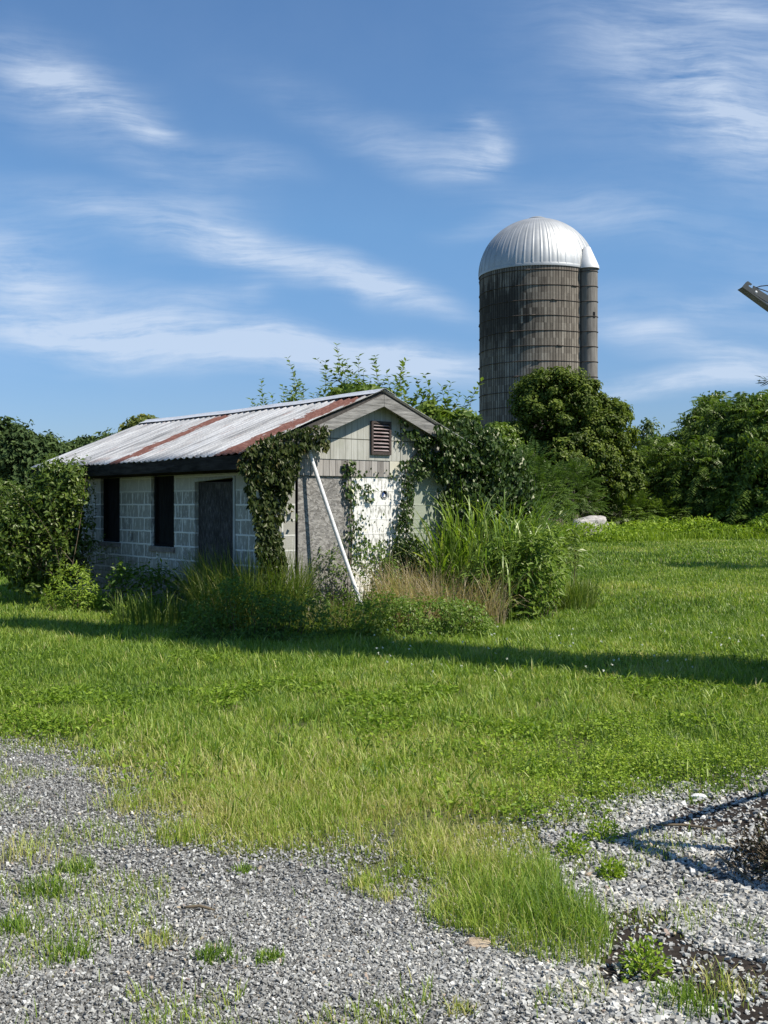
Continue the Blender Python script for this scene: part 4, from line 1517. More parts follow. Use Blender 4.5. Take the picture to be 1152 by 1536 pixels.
# pale broken concrete
def boulder():
    d = 44.0
    c = PX(886, 790, d)
    bm = bmesh.new()
    bmesh.ops.create_icosphere(bm, subdivisions=4, radius=1)
    for v in bm.verts:
        p_ = v.co
        q = max(abs(p_.x), abs(p_.y), abs(p_.z)) ** .55
        v.co = Vector((p_.x / q * .78, p_.y / q * .5, p_.z / q * .42))
        nx = fnoise(np.array([p_.x * 2.2 + 5]), np.array([p_.y * 2.2 + p_.z * 3]))[0]
        v.co *= .8 + .45 * nx
        v.co.z += .10 * v.co.x
    me = bpy.data.meshes.new('boulder'); bm.to_mesh(me); bm.free()
    me.materials.append(M['rock'])
    o = bpy.data.objects.new('boulder', me); COL.objects.link(o); o.location = (c[0], d, .52)
    o.scale = (.95, 1, 1.2)
    tag(o, 'pale broken concrete lump at the foot of the sumac shrubs', 'rock')


boulder()

# --- far woods on the left: each tree its own crown
FT = [(8, 120, 640, 52, 'darkest'), (38, 112, 652, 46, 'broad'), (70, 118, 662, 38, 'rounded'), (100, 124, 674, 32, 'low'), (128, 128, 666, 28, 'pale topped'), (152, 122, 664, 30, 'narrow'), (178, 128, 660, 32, 'shaggy'), (205, 124, 652, 32, 'dense'), (232, 130, 650, 30, 'last'), (-35, 118, 638, 50, 'outermost'), (262, 134, 655, 34, 'hidden')]
LB = {'darkest': 'darkest tall tree at the left end of the far woods', 'broad': 'broad dark tree second from the left in the far woods', 'rounded': 'rounded tree above the left bush in the far woods',
      'low': 'lower tree where the far woods dip beside the bush', 'pale topped': 'pointed tree in the far woods just off the roof tip', 'narrow': 'narrow tree in the far woods above the lower end of the roof',
      'shaggy': 'shaggy tree in the far woods above the roof slope', 'dense': 'dense tree in the far woods left of the yellow vine', 'last': 'far tree behind the yellow vine on the roof', 'outermost': 'tall dark tree at the picture edge of the far woods', 'hidden': 'far tree mostly hidden behind the shed roof'}
for (px, d, py, r, k) in FT:
    b = (PX(px, 0, d)[0], d, 0)
    lobes = [ell(px, py + r * .6, d, r * .7, r * .75), ell(px - r * .5, py + r * 1.1, d, r * .6, r * .7), ell(px + r * .5, py + r * 1.0, d, r * .6, r * .7), ell(px, py + r * 1.7, d, r * .8, r * .6), ell(px + rng.normal(0, 6), py + r * .15, d, r * .38, r * .36)]
    tree('far_tree', LB[k], 'tree', b, lobes, 110, 1.0, 36, .55, M['forest'], r=.3, group='trees of the far woods', up=.6, inner=.3)
# nearer green trees peeping over the left bush
for (px, d, py, r, lab, mt) in ((6, 46, 748, 20, 'mid green tree beyond the left bush at the picture edge', 'bush'), (84, 60, 706, 14, 'small mid green tree between the left bush and the far woods', 'bush')):
    tree('hedge_tree', lab, 'tree', (PX(px, 0, d)[0], d, 0), [ell(px, py, d, r, r), ell(px - r * .7, py + r, d, r * .9, r), ell(px + r * .7, py + r, d, r * .8, r)], 110, .42, 60, .2, M[mt], r=.1, up=.5, inner=.3)

# --- left bush against the shed corner
def left_bush():
    d = 16.9
    c = (PX(72, 0, d)[0], d, 0)
    t = thing('bush', 'large dark leafy bush covering the far left corner of the shed', 'bush', c)
    gs, gl = Geo(), Geo()
    lob = [ell(55, 808, d, 66, 62), ell(88, 757, d, 36, 42), ell(28, 808, d, 38, 36), ell(108, 810, d, 26, 50), ell(25, 850, d, 34, 44), ell(70, 865, d, 46, 32), ell(102, 716, d, 24, 24), ell(84, 715, d, 25, 24), ell(80, 732, d, 28, 28), ell(108, 740, d, 24, 28), ell(42, 772, d, 32, 26)]
    crown(gl, lob, 175, .25, 60, .085, .5, up=.4, var=(.45, .22), droop=.35, inner=.3)
    bs, tp = [], []
    for i in range(110):
        px, py = rng.uniform(-5, 138), rng.uniform(680, 770)
        tp.append(PX(px, py + max(0, 95 - px) * .55, d + rng.normal(0, .4))); bs.append(np.array(c) + [rng.normal(0, .3), rng.normal(0, .3), .5])
    for i in range(14):
        px, py = rng.uniform(125, 180), rng.uniform(800, 890)
        tp.append(PX(px, py, d - .3)); bs.append(np.array(c) + [.2, -.2, .6])
    shoots(gs, gl, bs, tp, .085, .05, .5, .55, .006, .45)
    gs.build('stems', M['twig'], t); gl.build('foliage', M['bush'], t)


left_bush()


def clump_leafy(name, label, cat, poly, dep, dd, n, L, wid, mat, var=.5, stems=14, hfun=None, group=None, droop=.3, vs=.2):
    """a mass of leaves on stems whose outline fills a region seen from the road, standing on the ground at depth dep"""
    q = polypts(poly, n)
    d = dep + rng.uniform(-dd, dd, n)
    k = (q[:, 0] - CX) / F
    P = np.stack([k * d, d, EYE + (HY - q[:, 1]) / F * dep], 1)
    P[:, 2] *= .62 + .75 * fnoise(P[:, 0] * 4 + 9, P[:, 1] * 4)
    P[:, 2] = np.maximum(P[:, 2], .02 + .1 * rng.random(n))
    cl = fnoise(P[:, 0] * 5 + 3, P[:, 2] * 5 + P[:, 1])
    kp = rng.random(n) < np.clip((cl - .25) * 3.2, .15, 1)
    P = P[kp]; n = len(P)
    cen = np.array([np.mean([a for a, b in poly]), 0])
    base = np.array([(cen[0] - CX) / F * dep, dep, 0])
    t = thing(name, label, cat, tuple(base), group=group)
    g = Geo()
    out = nrm((P - base) * np.array([1, 1, .6]))
    N = nrm(out * .6 + np.array([0, -.2, .6]) + rng.normal(0, .45, (n, 3)))
    D = nrm(np.cross(N, rdir(n)) + out * .3 - np.array([0, 0, droop]))
    l = L * (.55 + .8 * rng.random(n))
    leaves(g, P, D, N, l, l * wid, np.clip(var + rng.normal(0, vs, n), 0, 1))
    gs = Geo()
    pick = P[rng.choice(n, min(stems, n), replace=False)]
    for p_ in pick:
        b = base + [(p_[0] - base[0]) * .75, (p_[1] - base[1]) * .6, 0]
        s = np.linspace(0, 1, 5)[:, None]
        f = b + (p_ - b) * s; f[:, :2] += rng.normal(0, .02, 2) * np.sin(np.pi * s)
        tube(gs, f, .006 * (1.2 - s[:, 0]), k=4)
    # taller single sprigs that break the outline
    hi = P[P[:, 2] > np.quantile(P[:, 2], .7)]
    m = max(6, len(hi) // 45)
    b = hi[rng.choice(len(hi), m, replace=False)]
    shoots(g, g, b - [0, 0, .05], b + np.column_stack([rng.normal(0, .07, (m, 2)), .08 + .18 * rng.random(m)]), L * 1.05, .035, var, wid, .003, .05)
    gs.build('stems', M['twig'], t); g.build('foliage', mat, t)
    return t


def clump_grass(name, label, cat, foot, n, h, w, bend, mat, var=.5, vs=.15, group=None, lean=None, seg=4):
    """foot: polygon of ground pixels the tussock stands on"""
    gp = [tuple(GP(*p_)[:2]) for p_ in foot]
    q = polypts(gp, n)
    c = q.mean(0)
    t = thing(name, label, cat, (c[0], c[1], 0), group=group)
    g = Geo()
    az = np.arctan2(q[:, 1] - c[1], q[:, 0] - c[0]) + rng.normal(0, 1.0, n)
    hh = h[0] + (h[1] - h[0]) * rng.random(n)
    hh = hh * (.65 + .7 * fnoise(q[:, 0] * 2, q[:, 1] * 2))
    blades(g, np.column_stack([q, np.zeros(n)]), hh, w * (.7 + .6 * rng.random(n)), az, np.abs(rng.normal(bend[0], bend[1], n)), np.clip(var + rng.normal(0, vs, n), 0, 1), seg=seg)
    g.build('blades', mat, t)
    return t


# bright weed below the bush, weeds under the windows
clump_leafy('weed_bush', 'bright yellow green feathery weed at the foot of the left bush', 'weed', [(62, 905), (70, 870), (95, 850), (125, 855), (150, 880), (160, 912), (110, 918)], 15.6, .4, 2600, .07, .3, M['bright'], .55, 20)
clump_leafy('weed_bush', 'dark shaded weeds growing against the wall under the left windows', 'weed', [(150, 905), (165, 860), (200, 850), (240, 842), (285, 880), (300, 915), (200, 920)], 15.3, .35, 2600, .075, .5, M['weed'], .35, 24)
clump_leafy('weed_bush', 'light green low weeds on the lawn edge left of the grass tussock', 'weed', [(165, 925), (190, 895), (225, 898), (250, 930), (210, 935)], 14.6, .3, 700, .07, .4, M['bright'], .45, 12)
clump_grass('grass_tussock', 'thin grass sprouting in front of the left windows', 'grass', [(170, 930), (290, 928), (300, 945), (180, 945)], 500, (.25, .55), .010, (.7, .4), M['tallgrass'], .4)
# big tussock in front of the door
clump_grass('grass_tussock', 'tall green tussock of fine grass in front of the plywood door', 'grass', [(288, 936), (305, 920), (400, 916), (462, 924), (458, 944), (380, 950), (305, 948)], 5200, (.5, 1.05), .008, (.85, .5), M['tallgrass'], .50, .2)
clump_leafy('weed_patch', 'dark shaded leafy weeds along the front of the grass tussock', 'weed', [(262, 962), (280, 912), (340, 876), (420, 880), (490, 902), (505, 962), (440, 974), (330, 974)], 12.6, .5, 9500, .052, .42, M['weed'], .34, 60)
clump_leafy('weed_patch', 'knee high leafy weeds below the foot of the white pole', 'weed', [(478, 968), (486, 920), (540, 898), (620, 894), (700, 902), (742, 930), (722, 958), (600, 966)], 12.9, .5, 13000, .05, .45, M['weed'], .6, 70)
clump_leafy('weed_patch', 'wiry weeds growing up the chipboard at the base of the gable wall', 'weed', [(420, 905), (425, 840), (450, 806), (480, 828), (520, 822), (560, 818), (600, 850), (620, 905)], 14.45, .16, 2600, .055, .42, M['weed'], .5, 60)
clump_grass('dry_grass', 'tan dried grass lying in front of the broad grass clump', 'grass', [(560, 935), (600, 918), (690, 915), (740, 930), (760, 945), (700, 942), (600, 946)], 2600, (.45, 1.0), .007, (1.1, .5), M['dry'], .5, .25)
clump_grass('dry_grass', 'dry wispy grass around the foot of the white pole', 'grass', [(440, 945), (500, 930), (570, 925), (580, 940), (500, 952)], 900, (.2, .45), .006, (.7, .4), M['tallgrass'], .8, .2)
# johnson grass
def broad_grass():
    t = clump_grass('broad_grass', 'tall clump of broad arching grass right of the gable wall', 'grass', [(640, 922), (680, 908), (770, 900), (812, 902), (805, 912), (740, 918), (680, 926)], 760, (1.1, 2.1), .032, (1.35, .6), M['johnson'], .45, .22, seg=7)
    g = Geo()
    gp = [tuple(GP(*p_)[:2]) for p_ in [(650, 925), (780, 905), (830, 915), (760, 945)]]
    q = polypts(gp, 340)
    # leaves that leave the canes part of the way up
    z = .3 + 1.05 * rng.random(340)
    az = rng.random(340) * 6.28
    blades(g, np.column_stack([q, z]), .4 + .45 * rng.random(340), .02, az, np.abs(rng.normal(1.7, .4, 340)), np.clip(.5 + rng.normal(0, .2, 340), 0, 1), seg=6)
    g.build('side_blades', M['johnson'], t)
    g = Geo()
    for p_ in q[:110]:
        tube(g, [np.array([p_[0], p_[1], 0]), np.array([p_[0] + rng.normal(0, .04), p_[1], .7]), np.array([p_[0] + rng.normal(0, .14), p_[1], 1.35])], [.008, .006, .003], k=4)
    g.build('canes', M['sprig'], t)


broad_grass()
clump_leafy('weed_bush', 'leafy dark green weed bush at the right end of the shed vegetation', 'weed', [(690, 905), (690, 865), (725, 825), (770, 800), (815, 796), (848, 822), (846, 872), (828, 918), (760, 922)], 14.6, .5, 5600, .115, .30, M['weed'], .72, 60)
clump_leafy('weed_bush', 'small leafy weed beyond the tall grass clump in front of the sumac', 'weed', [(800, 850), (810, 800), (840, 780), (870, 800), (870, 850)], 17.5, .4, 700, .11, .4, M['bush'], .55, 20)
clump_grass('grass_tussock', 'small grass tussock on the lawn right of the weed bush', 'grass', [(830, 915), (870, 905), (895, 912), (860, 922)], 700, (.25, .55), .010, (.8, .4), M['tallgrass'], .5)

# --- vines
def vine_on_front(name, label, parts, stems, mat, cat='vine'):
    t = thing(name, label, cat, tuple(W(.3, -.3, 0)))
    g = Geo()
    for (poly, n, off0, off1, L, var) in parts:
        q = polypts(poly, n)
        cl = fnoise(q[:, 0] * .07, q[:, 1] * .07)
        kp = rng.random(n) < np.clip((cl - .22) * 3.5, .1, 1)
        q = q[kp]; n = len(q)
        off = off0 + (off1 - off0) * rng.random(n) * (.4 + .8 * cl[kp])
        P = Warr(shed_front(q[:, 0], q[:, 1], off))
        fn = np.array([-DX[0], -DX[1], 0])
        N = nrm(fn * .8 + np.array([0, 0, .45]) + rng.normal(0, .62, (n, 3)))
        D = nrm(np.array([0, 0, -.9]) + fn * .25 + rng.normal(0, .45, (n, 3)))
        l = L * (.6 + .7 * rng.random(n))
        leaves(g, P, D, N, l, l * (.58 if mat is M['vine'] else .72), np.clip(var + rng.normal(0, .2, n), 0, 1))
    gs = Geo()
    for (pts, off) in stems:
        a = np.array(pts, float)
        P = Warr(shed_front(a[:, 0], a[:, 1], np.full(len(a), off)))
        tube(gs, P, .009, k=5)
    gs.build('stems', M['twig'], t); g.build('leaves', mat, t)
    return t


vine_on_front('creeper_vine', 'thick hanging creeper covering the front left corner of the shed', [
    ([(358, 690), (372, 668), (400, 655), (440, 642), (490, 634), (492, 650), (480, 672), (470, 668), (452, 676), (448, 702), (440, 725), (428, 740), (380, 735), (360, 705)], 3400, .10, .42, .070, .38),
    ([(368, 725), (440, 725), (430, 752), (418, 790), (424, 822), (432, 850), (424, 872), (396, 872), (384, 830), (384, 790), (372, 750)], 2400, .05, .40, .072, .33),
    ([(484, 640), (493, 640), (492, 668), (484, 676)], 60, .14, .24, .08, .5),
    ([(355, 690), (372, 670), (385, 690), (375, 720)], 160, .1, .3, .085, .85),
    ([(404, 752), (446, 752), (446, 778), (404, 778)], 70, .05, .25, .10, .4),
], [([(405, 900), (402, 850), (410, 780), (405, 720), (430, 665)], .1), ([(415, 900), (412, 840), (398, 760), (390, 690)], .15), ([(400, 670), (440, 655), (488, 640)], .2)], M['vine'])
vine_on_front('ivy_vine', 'dark ivy climbing the right half of the gable wall round the white paint', [
    ([(598, 690), (640, 680), (670, 690), (672, 722), (640, 712), (622, 725), (618, 790), (640, 830), (640, 890), (590, 895), (570, 850), (596, 800), (600, 740)], 2600, .03, .24, .058, .38),
    ([(512, 690), (530, 688), (545, 715), (540, 745), (528, 760), (515, 730)], 130, .02, .08, .065, .6),
    ([(524, 745), (545, 755), (545, 800), (560, 812), (600, 800), (610, 850), (530, 845), (518, 800)], 420, .02, .12, .052, .5),
    ([(545, 722), (566, 730), (560, 752), (545, 745)], 40, .02, .06, .06, .65),
    ([(528, 700), (600, 702), (604, 720), (530, 716)], 30, .02, .06, .05, .5),
    ([(536, 760), (600, 768), (600, 800), (540, 800)], 26, .02, .05, .045, .5),
    ([(600, 640), (650, 655), (690, 690), (640, 690), (625, 665)], 500, .03, .2, .075, .42),
    ([(650, 636), (668, 640), (720, 676), (735, 705), (700, 705), (665, 680)], 900, .12, .45, .08, .4),
    ([(588, 610), (602, 612), (640, 640), (660, 660), (630, 655), (600, 640)], 45, .04, .2, .075, .5),
    ([(592, 640), (604, 640), (606, 665), (596, 672)], 30, .03, .1, .06, .6),
    ([(655, 640), (700, 655), (730, 690), (720, 760), (700, 800), (660, 790), (656, 720)], 1500, .02, .3, .08, .4),
], [([(610, 900), (606, 840), (612, 760), (608, 700), (640, 660)], .06), ([(525, 850), (530, 790), (524, 730), (520, 695)], .03), ([(660, 890), (668, 780), (680, 680)], .1)], M['ivy'])


def ivy_mound():
    d = 16.4
    c = (PX(715, 0, d)[0], d + .3, 0)
    t = thing('ivy_mound', 'heap of dark glossy ivy hanging over the right corner of the shed', 'ivy', c)
    g, gs = Geo(), Geo()
    lob = [ell(700, 690, d, 56, 48), ell(735, 725, d + .2, 52, 56), ell(715, 790, d, 66, 80), ell(680, 665, d + .2, 40, 26), ell(760, 770, d + .2, 40, 60), ell(680, 740, d + .2, 40, 60)]
    crown(g, lob, 360, .19, 70, .07, .75, up=.3, var=(.36, .2), droop=.9, inner=.5)
    trunk(gs, c, [PX(700, 690, d), PX(740, 720, d), PX(680, 680, d)], .04)
    gs.build('stems', M['bark'], t); g.build('leaves', M['ivy'], t)


ivy_mound()


def shrub_shoots(name, label, base, items, mat, L=.20, sp=.065, extra=None, var=.5):
    t = thing(name, label, 'shrub', tuple(base))
    gs, gl = Geo(), Geo()
    bs = [np.array(base) + [rng.normal(0, .12), rng.normal(0, .12), 0] for _ in items]
    mids = []
    tips = [PX(*i) for i in items]
    st = []
    for b, tp in zip(bs, tips):
        m = b + (tp - b) * .5; m[:2] = b[:2] * .45 + tp[:2] * .55
        tube(gs, [b, b * .5 + m * .5, m], [.02, .016, .010], k=5)
        st.append(m)
    shoots(gs, gl, st, tips, L, sp, var, .5, .009, .02)
    # side twigs
    sb, sp2 = [], []
    for m, tp in zip(st, tips):
        for _ in range(3):
            s = rng.uniform(.15, .75); b = m + (tp - m) * s
            sb.append(b); sp2.append(b + (tp - m) * rng.uniform(.10, .25) + rng.normal(0, .24, 3) * [1, 1, .5])
    shoots(gs, gl, sb, sp2, L * .9, sp, var, .5, .005, .1)
    if extra: crown(gl, extra, 46, .16, 30, L * .8, .5, var=(var, .2))
    gs.build('stems', M['twig'], t); gl.build('foliage', mat, t)


dB = 20.5
shrub_shoots('leafy_shrub', 'leafy shoots rising behind the left part of the roof ridge', (PX(450, 0, dB)[0], dB + .3, 0),
             [(378, 600, dB), (392, 570, dB), (408, 592, dB), (424, 580, dB), (432, 538, dB), (440, 560, dB), (455, 578, dB), (418, 605, dB), (470, 592, dB), (482, 580, dB + .2), (398, 608, dB)], M['sprig'])
dB = 18.6
shrub_shoots('leafy_shrub', 'bushy cluster of leafy shoots behind the roof peak', (PX(545, 0, dB)[0], dB + .4, 0),
             [(488, 562, dB), (505, 518, dB), (512, 545, dB), (520, 540, dB), (538, 535, dB), (545, 558, dB), (560, 540, dB), (563, 535, dB), (575, 572, dB), (498, 585, dB), (525, 560, dB), (555, 568, dB), (580, 560, dB), (535, 575, dB), (515, 575, dB), (608, 542, dB), (600, 565, dB)], M['sprig'],
             extra=[ell(540, 596, dB, 42, 10)])
dB = 18.2
shrub_shoots('leafy_shrub', 'tall thin leafy shoots right of the roof peak in front of the silo', (PX(660, 0, dB)[0], dB + .5, 0),
             [(606, 545, dB), (612, 575, dB), (625, 570, dB), (637, 562, dB), (640, 590, dB), (655, 592, dB), (662, 580, dB), (676, 575, dB), (690, 590, dB), (700, 598, dB), (712, 585, dB), (722, 572, dB), (668, 605, dB), (690, 612, dB), (620, 600, dB), (600, 590, dB)], M['sprig'],
             extra=[ell(680, 640, dB, 40, 20), ell(640, 630, dB, 24, 18)])


def roof_vine():
    d = 22.0
    t = thing('yellow_vine', 'yellow green leaf cluster poking over the far end of the roof', 'vine', (PX(210, 0, d)[0], d, 0))
    g, gs = Geo(), Geo()
    crown(g, [ell(212, 638, d, 20, 12), ell(225, 634, d, 10, 8), ell(198, 650, d, 16, 10), ell(208, 680, d, 24, 34)], 80, .13, 40, .10, .6, var=(.5, .2))
    trunk(gs, (PX(210, 0, d)[0], d, 0), [PX(210, 640, d)], .03)
    gs.build('stem', M['bark'], t); g.build('foliage', M['yellowvine'], t)


roof_vine()

# ------------------------------------------------------------------ things near the camera
def steel_arm():
    d = 2.1
    k = d / F
    base = PX(1380, 0, d); base[2] = 0
    t = thing('steel_arm', 'dark steel bracket arm with a hooked tip reaching in at the right edge', 'bracket', tuple(base))
    # outline in millimetre steps along the arm; x right, z up, measured at the tip
    tip = PX(1080, 400, d)

    def q(a, b, h):  # a, b: sixteenths of a pixel in the tip detail
        return (tip[0] + a / 16 * k - base[0], d + h - base[1], tip[2] - b / 16 * k)
    out = [(545, 478), (585, 425), (640, 362), (672, 345), (775, 418), (752, 442), (712, 432), (690, 446), (694, 470), (790, 528), (806, 455), (846, 470), (856, 500), (1160, 690), (3600, 2400), (3600, 2640), (1160, 868)]
    MB().prism([(a, b) for a, b in reversed(out)], lambda a, b, h: q(a, b, h), .004).build('arm_plate', M['steel'], t)
    out = [(528, 490), (545, 480), (1160, 905), (3600, 2665), (3600, 2705), (1160, 950)]
    MB().prism([(a, b) for a, b in reversed(out)], lambda a, b, h: q(a, b, h - .002), .03).build('arm_flange', M['steel'], t)
    g = Geo()
    an = np.linspace(0, 2 * np.pi, 17)
    c = np.array(q(858, 612, -.002))
    V = np.stack([c[0] + .0026 * np.cos(an[:-1]), np.full(16, c[1]), c[2] + .0026 * np.sin(an[:-1])], 1)
    V = np.concatenate([V, [c - [0, .0015, 0]]])
    g.add(V, [[i, (i + 1) % 16, 16] for i in range(16)], .5)
    b = g.build('rivet', M['white'], t, origin=0)
    for pts in ([(830, 480), (900, 485), (1000, 452), (1160, 436), (2200, 620), (3300, 2200)], [(860, 490), (1040, 535), (1160, 580), (1800, 1000), (3200, 2150)]):
        g = Geo(); tube(g, [q(a, b_, .006) for a, b_ in pts], .0011, k=6); g.build('cable', M['rubber'], t, origin=0, smooth=True)
    g = Geo(); zt = tip[2] - 2500 / 16 * k
    tube(g, [(0, .012, 0), (0, .012, zt + .02)], .02, k=12); g.build('post', M['steel'], t, origin=0, smooth=True)


steel_arm()


def tripod():
    apex = np.array([2.17, 4.49, 1.5])  # unseen legs, added only for the V of shadow on the gravel
    t = thing('shadow_tripod', 'added timber tripod out of view, shaped to cast lines of shadow on the gravel', 'tripod', (2.4, 4.9, 0))
    for foot, r in (((1.84, 4.04, 0), .045), ((3.0, 6.58, 0), .026), ((3.1, 4.4, 0), .03)):
        g = Geo(); f = np.array(foot)
        tube(g, [f, f + (apex - f) * .5, apex + (apex - f) * .03], r, k=8)
        g.build('leg', M['timber'], t, smooth=True)


tripod()


def shadow_pole():
    b = np.array([4.98, 8.98, 0]); H = 14.2  # unseen pole, invented so that its shadow bands the lawn
    t = thing('shadow_pole', 'added ivy covered column out of view, shaped to cast the shadow band on the lawn', 'added pole', tuple(b))
    g = Geo(); tube(g, [b, b + [0, 0, H]], [.17, .11], k=12); g.build('pole', M['timber'], t, smooth=True)
    g = Geo()
    n = 20000
    z = rng.random(n) * (H - .4) + .1
    a = rng.random(n) * 6.28
    wd = .70 + .17 * np.sin(z * .9) + .13 * np.sin(z * 2.3 + 1) + .09 * np.sin(z * 5.1)
    wd = wd * np.clip((H + .8 - z) / 2.2, .35, 1)
    r = wd * np.sqrt(rng.random(n))
    P = b + np.stack([r * np.cos(a), r * np.sin(a), z], 1)
    N = nrm(np.stack([np.cos(a), np.sin(a), .4 + 0 * a], 1) + rng.normal(0, .3, (n, 3)))
    l = .17 * (.7 + .6 * rng.random(n))
    leaves(g, P, nrm(np.array([0, 0, -1.0]) + rng.normal(0, .5, (n, 3))), N, l, l * .8, np.clip(.4 + rng.normal(0, .2, n), 0, 1))
    g.build('ivy', M['ivy'], t)


shadow_pole()


def pine():
    b = np.array([12.6, 24.6, 0]); H = 7.0
    t = thing('pine_tree', 'pine tree with only one branch tip showing at the right edge', 'tree', tuple(b))
    g, gs = Geo(), Geo()
    tube(gs, [b, b + [0, 0, H * .5], b + [.1, 0, H]], [.16, .11, .03], k=8)
    for i in range(70):
        z = 3.0 + (H - 3.1) * rng.random(); a = rng.random() * 6.28
        ln = 3.2 * (1 - .75 * (z - 3.0) / (H - 3.0)) * (.7 + .3 * rng.random())
        tip = b + [ln * math.cos(a), ln * math.sin(a), z + .1 * ln]
        if i == 0: z = 4.0; tip = PX(1143, 571, 24.3)
        st = b + [0, 0, z]
        tube(gs, [st, (st + tip) / 2 + [0, 0, -.05], tip], [.035, .022, .006], k=4)
        m = 130
        s = .3 + .7 * rng.random(m)
        P = st + (tip - st) * s[:, None] + rng.normal(0, .04, (m, 3))
        dv = nrm(nrm(tip - st) * .9 + rng.normal(0, .55, (m, 3)))
        leaves(g, P, dv, rdir(m), .22, .028, rng.random(m))
    gs.build('trunk', M['bark'], t); g.build('crown', M['needle'], t)


pine()


def edge_shrub():
    c = GP(1185, 1312)
    t = thing('dry_shrub', 'dark dried shrub on the gravel at the right picture edge', 'shrub', tuple(c))
    g, gs = Geo(), Geo()
    for i in range(70):
        a = rng.random() * 6.28; e = rng.uniform(.2, 1.3)
        tip = c + .26 * np.array([math.cos(a) * math.cos(e), math.sin(a) * math.cos(e), math.sin(e)]) * rng.uniform(.6, 1.1)
        tube(gs, [c + [0, 0, .01], (c + tip) / 2 + rng.normal(0, .02, 3), tip], [.004, .003, .0015], k=4)
    n = 1500
    q = rdir(n); q[:, 2] = np.abs(q[:, 2])
    leaves(g, c + q * .26 * rng.random((n, 1)) ** .5, rdir(n), rdir(n), .03, .012, rng.random(n))
    gs.build('stems', M['twig'], t); g.build('foliage', M['darkdry'], t)


edge_shrub()


def stick(px, py, px2, py2, r, label):
    a, b = GP(px, py), GP(px2, py2)
    a[2] = b[2] = .026
    m = (a + b) / 2 + [0, .012, .006]
    g = Geo(); tube(g, [a, a * .7 + m * .3, m, b * .6 + m * .4, b], [r * .7, r, r * 1.1, r, r * .5], k=7)
    t = tag(g.build('stick', M['twig'], None, smooth=True), label, 'stick')


stick(276, 1371, 322, 1375, .0055, 'short curved brown stick lying on the gravel')
stick(1075, 1290, 1130, 1335, .006, 'thin dark stick on the white stones by the dry shrub')
stick(985, 1245, 1075, 1252, .006, 'thin brown twig on the mulch under the long shadow')


def rock_at(px, py, r, sx, sy, sz, mat, name, label):
    c = GP(px, py)
    bm = bmesh.new(); bmesh.ops.create_icosphere(bm, subdivisions=3, radius=1)
    for v in bm.verts:
        p_ = v.co.copy()
        nn = fnoise(np.array([p_.x * 1.7 + px]), np.array([p_.y * 1.7 + p_.z * 2]))[0]
        v.co = Vector((p_.x * sx, p_.y * sy, p_.z * sz)) * r * (.72 + .55 * nn)
        v.co.z = min(v.co.z, r * sz * .72)
    me = bpy.data.meshes.new(name); bm.to_mesh(me); bm.free(); me.materials.append(mat)
    o = bpy.data.objects.new(name, me); COL.objects.link(o); o.location = (c[0], c[1], .012)
    tag(o, label, 'stone')


rock_at(718, 1420, .052, 1, .85, .35, M['flatstone'], 'flat_stone', 'flat tan stone at the edge of the grass strip')
rock_at(886, 1318, .026, 1, .8, .6, M['flatstone'], 'small_stone', 'small orange tinted stone on the white gravel')
rock_at(1048, 1199, .038, 1.1, .8, .55, M['white'], 'white_stone', 'white stone at the top edge of the right gravel')

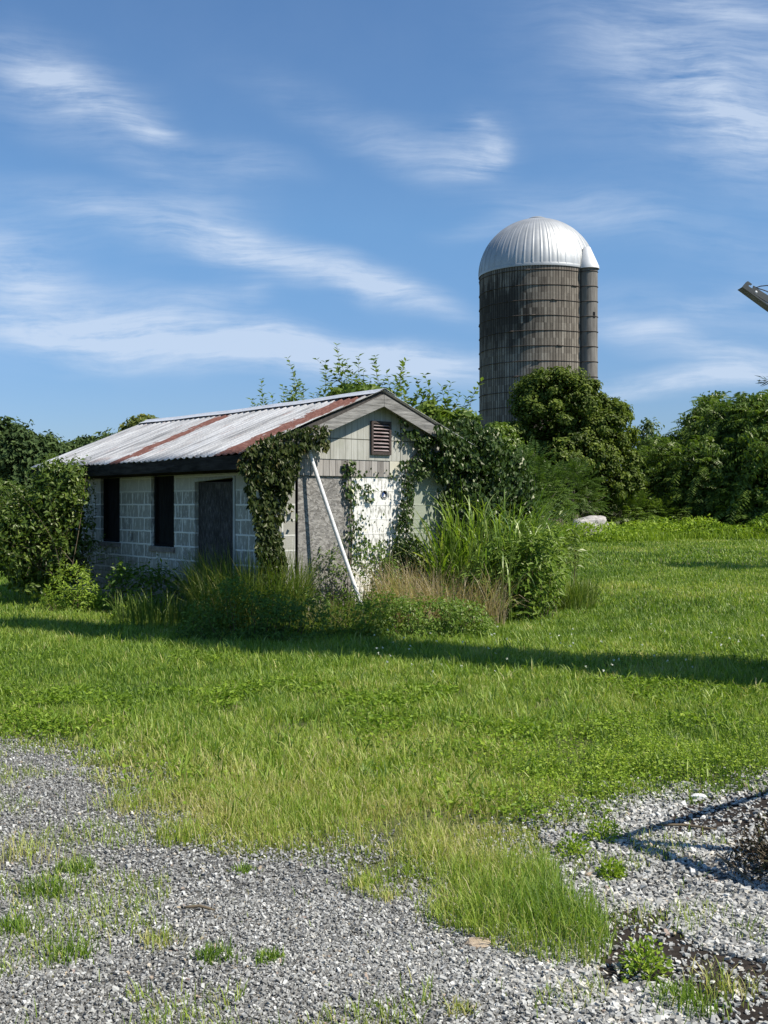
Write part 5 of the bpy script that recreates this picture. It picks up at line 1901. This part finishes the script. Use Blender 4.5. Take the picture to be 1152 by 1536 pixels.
# tufts growing in the gravel, each on its own
TUFTS = [(262, 1265, .16, 'straw'), (190, 1212, .2, 'straw'), (238, 1418, .10, 'dry'), (325, 1440, .09, 'green'), (402, 1445, .07, 'green'), (68, 1345, .13, 'green'), (115, 1310, .10, 'green'), (545, 1332, .10, 'straw'), (580, 1352, .09, 'dry'), (905, 1262, .11, 'leafy'), (968, 1465, .12, 'leafy'),
         (918, 1320, .08, 'leafy'), (690, 1520, .06, 'dry'), (1040, 1520, .13, 'green'), (1085, 1490, .12, 'dry'), (1010, 1500, .09, 'green'), (100, 1440, .11, 'green'), (20, 1400, .12, 'green'), (365, 1310, .06, 'green'), (860, 1285, .10, 'leafy'), (30, 1290, .2, 'dry')]
TL = {'straw': ['pale straw coloured grass tuft in the gravel just below the lawn edge', 'splayed grass tuft at the ragged left edge of the gravel', 'upright straw coloured tuft where the gravel meets the middle lawn'],
      'dry': ['reddish dry weed tuft in the lower left gravel', 'small dry tuft on the gravel below the middle lawn edge', 'tiny dry weed at the bottom of the gravel near the centre', 'dry weed tuft beside the dark soil at lower right', 'tall thin dried weed at the far left of the gravel'],
      'green': ['green tuft in the gravel right of the reddish dry weed', 'smallest green tuft in the open gravel below the stick', 'spiky green tuft in the left gravel', 'low green tuft above the spiky one in the left gravel', 'green tuft growing at the bottom right over dark soil', 'green sprout between the dark soil and the bottom edge', 'green tuft in the lowest left corner of the gravel', 'broad green tuft on the left edge of the gravel', 'flat green tuft right under the pale straw coloured one'],
      'leafy': ['dark leafy weed at the tip of the long shadow on the gravel', 'bright leafy weed on the dark soil patch', 'lone bright leafy seedling in the white stones', 'leafy weed at the left corner of the white stones']}
cnt = {k: 0 for k in TL}
for (px, py, h, kd) in TUFTS:
    c = GP(px, py)
    lab = TL[kd][cnt[kd]]; cnt[kd] += 1
    t = thing('weed_tuft', lab, 'weed', tuple(c), group='weeds growing through the gravel')
    g = Geo()
    if kd == 'leafy':
        n = 320
        q = rdir(n); q[:, 2] = np.abs(q[:, 2]) + .05
        P = c + q * np.array([h * .75, h * .75, h]) * rng.random((n, 1)) ** .5
        leaves(g, P, q + rng.normal(0, .5, (n, 3)), rdir(n) + [0, 0, 1], .022, .012, np.clip(.55 + rng.normal(0, .25, n), 0, 1))
        g.build('foliage', M['clover'], t)
        gs = Geo()
        for i in range(8): tube(gs, [c + [0, 0, .005], P[i]], .0015, k=3)
        gs.build('stems', M['twig'], t)
    else:
        n = 150 if kd != 'dry' else 110
        h *= .8
        p2 = c[:2] + rng.normal(0, h * .45, (n, 2)) * [1.2, 1]
        blades(g, np.column_stack([p2, np.zeros(n)]), h * (.35 + .75 * rng.random(n)), .0042, rng.random(n) * 6.28, np.abs(rng.normal(.9, .4, n)), np.clip({'straw': .52, 'dry': .66, 'green': .2}[kd] + rng.normal(0, .16, n), 0, 1))
        g.build('blades', M['lawn'], t)
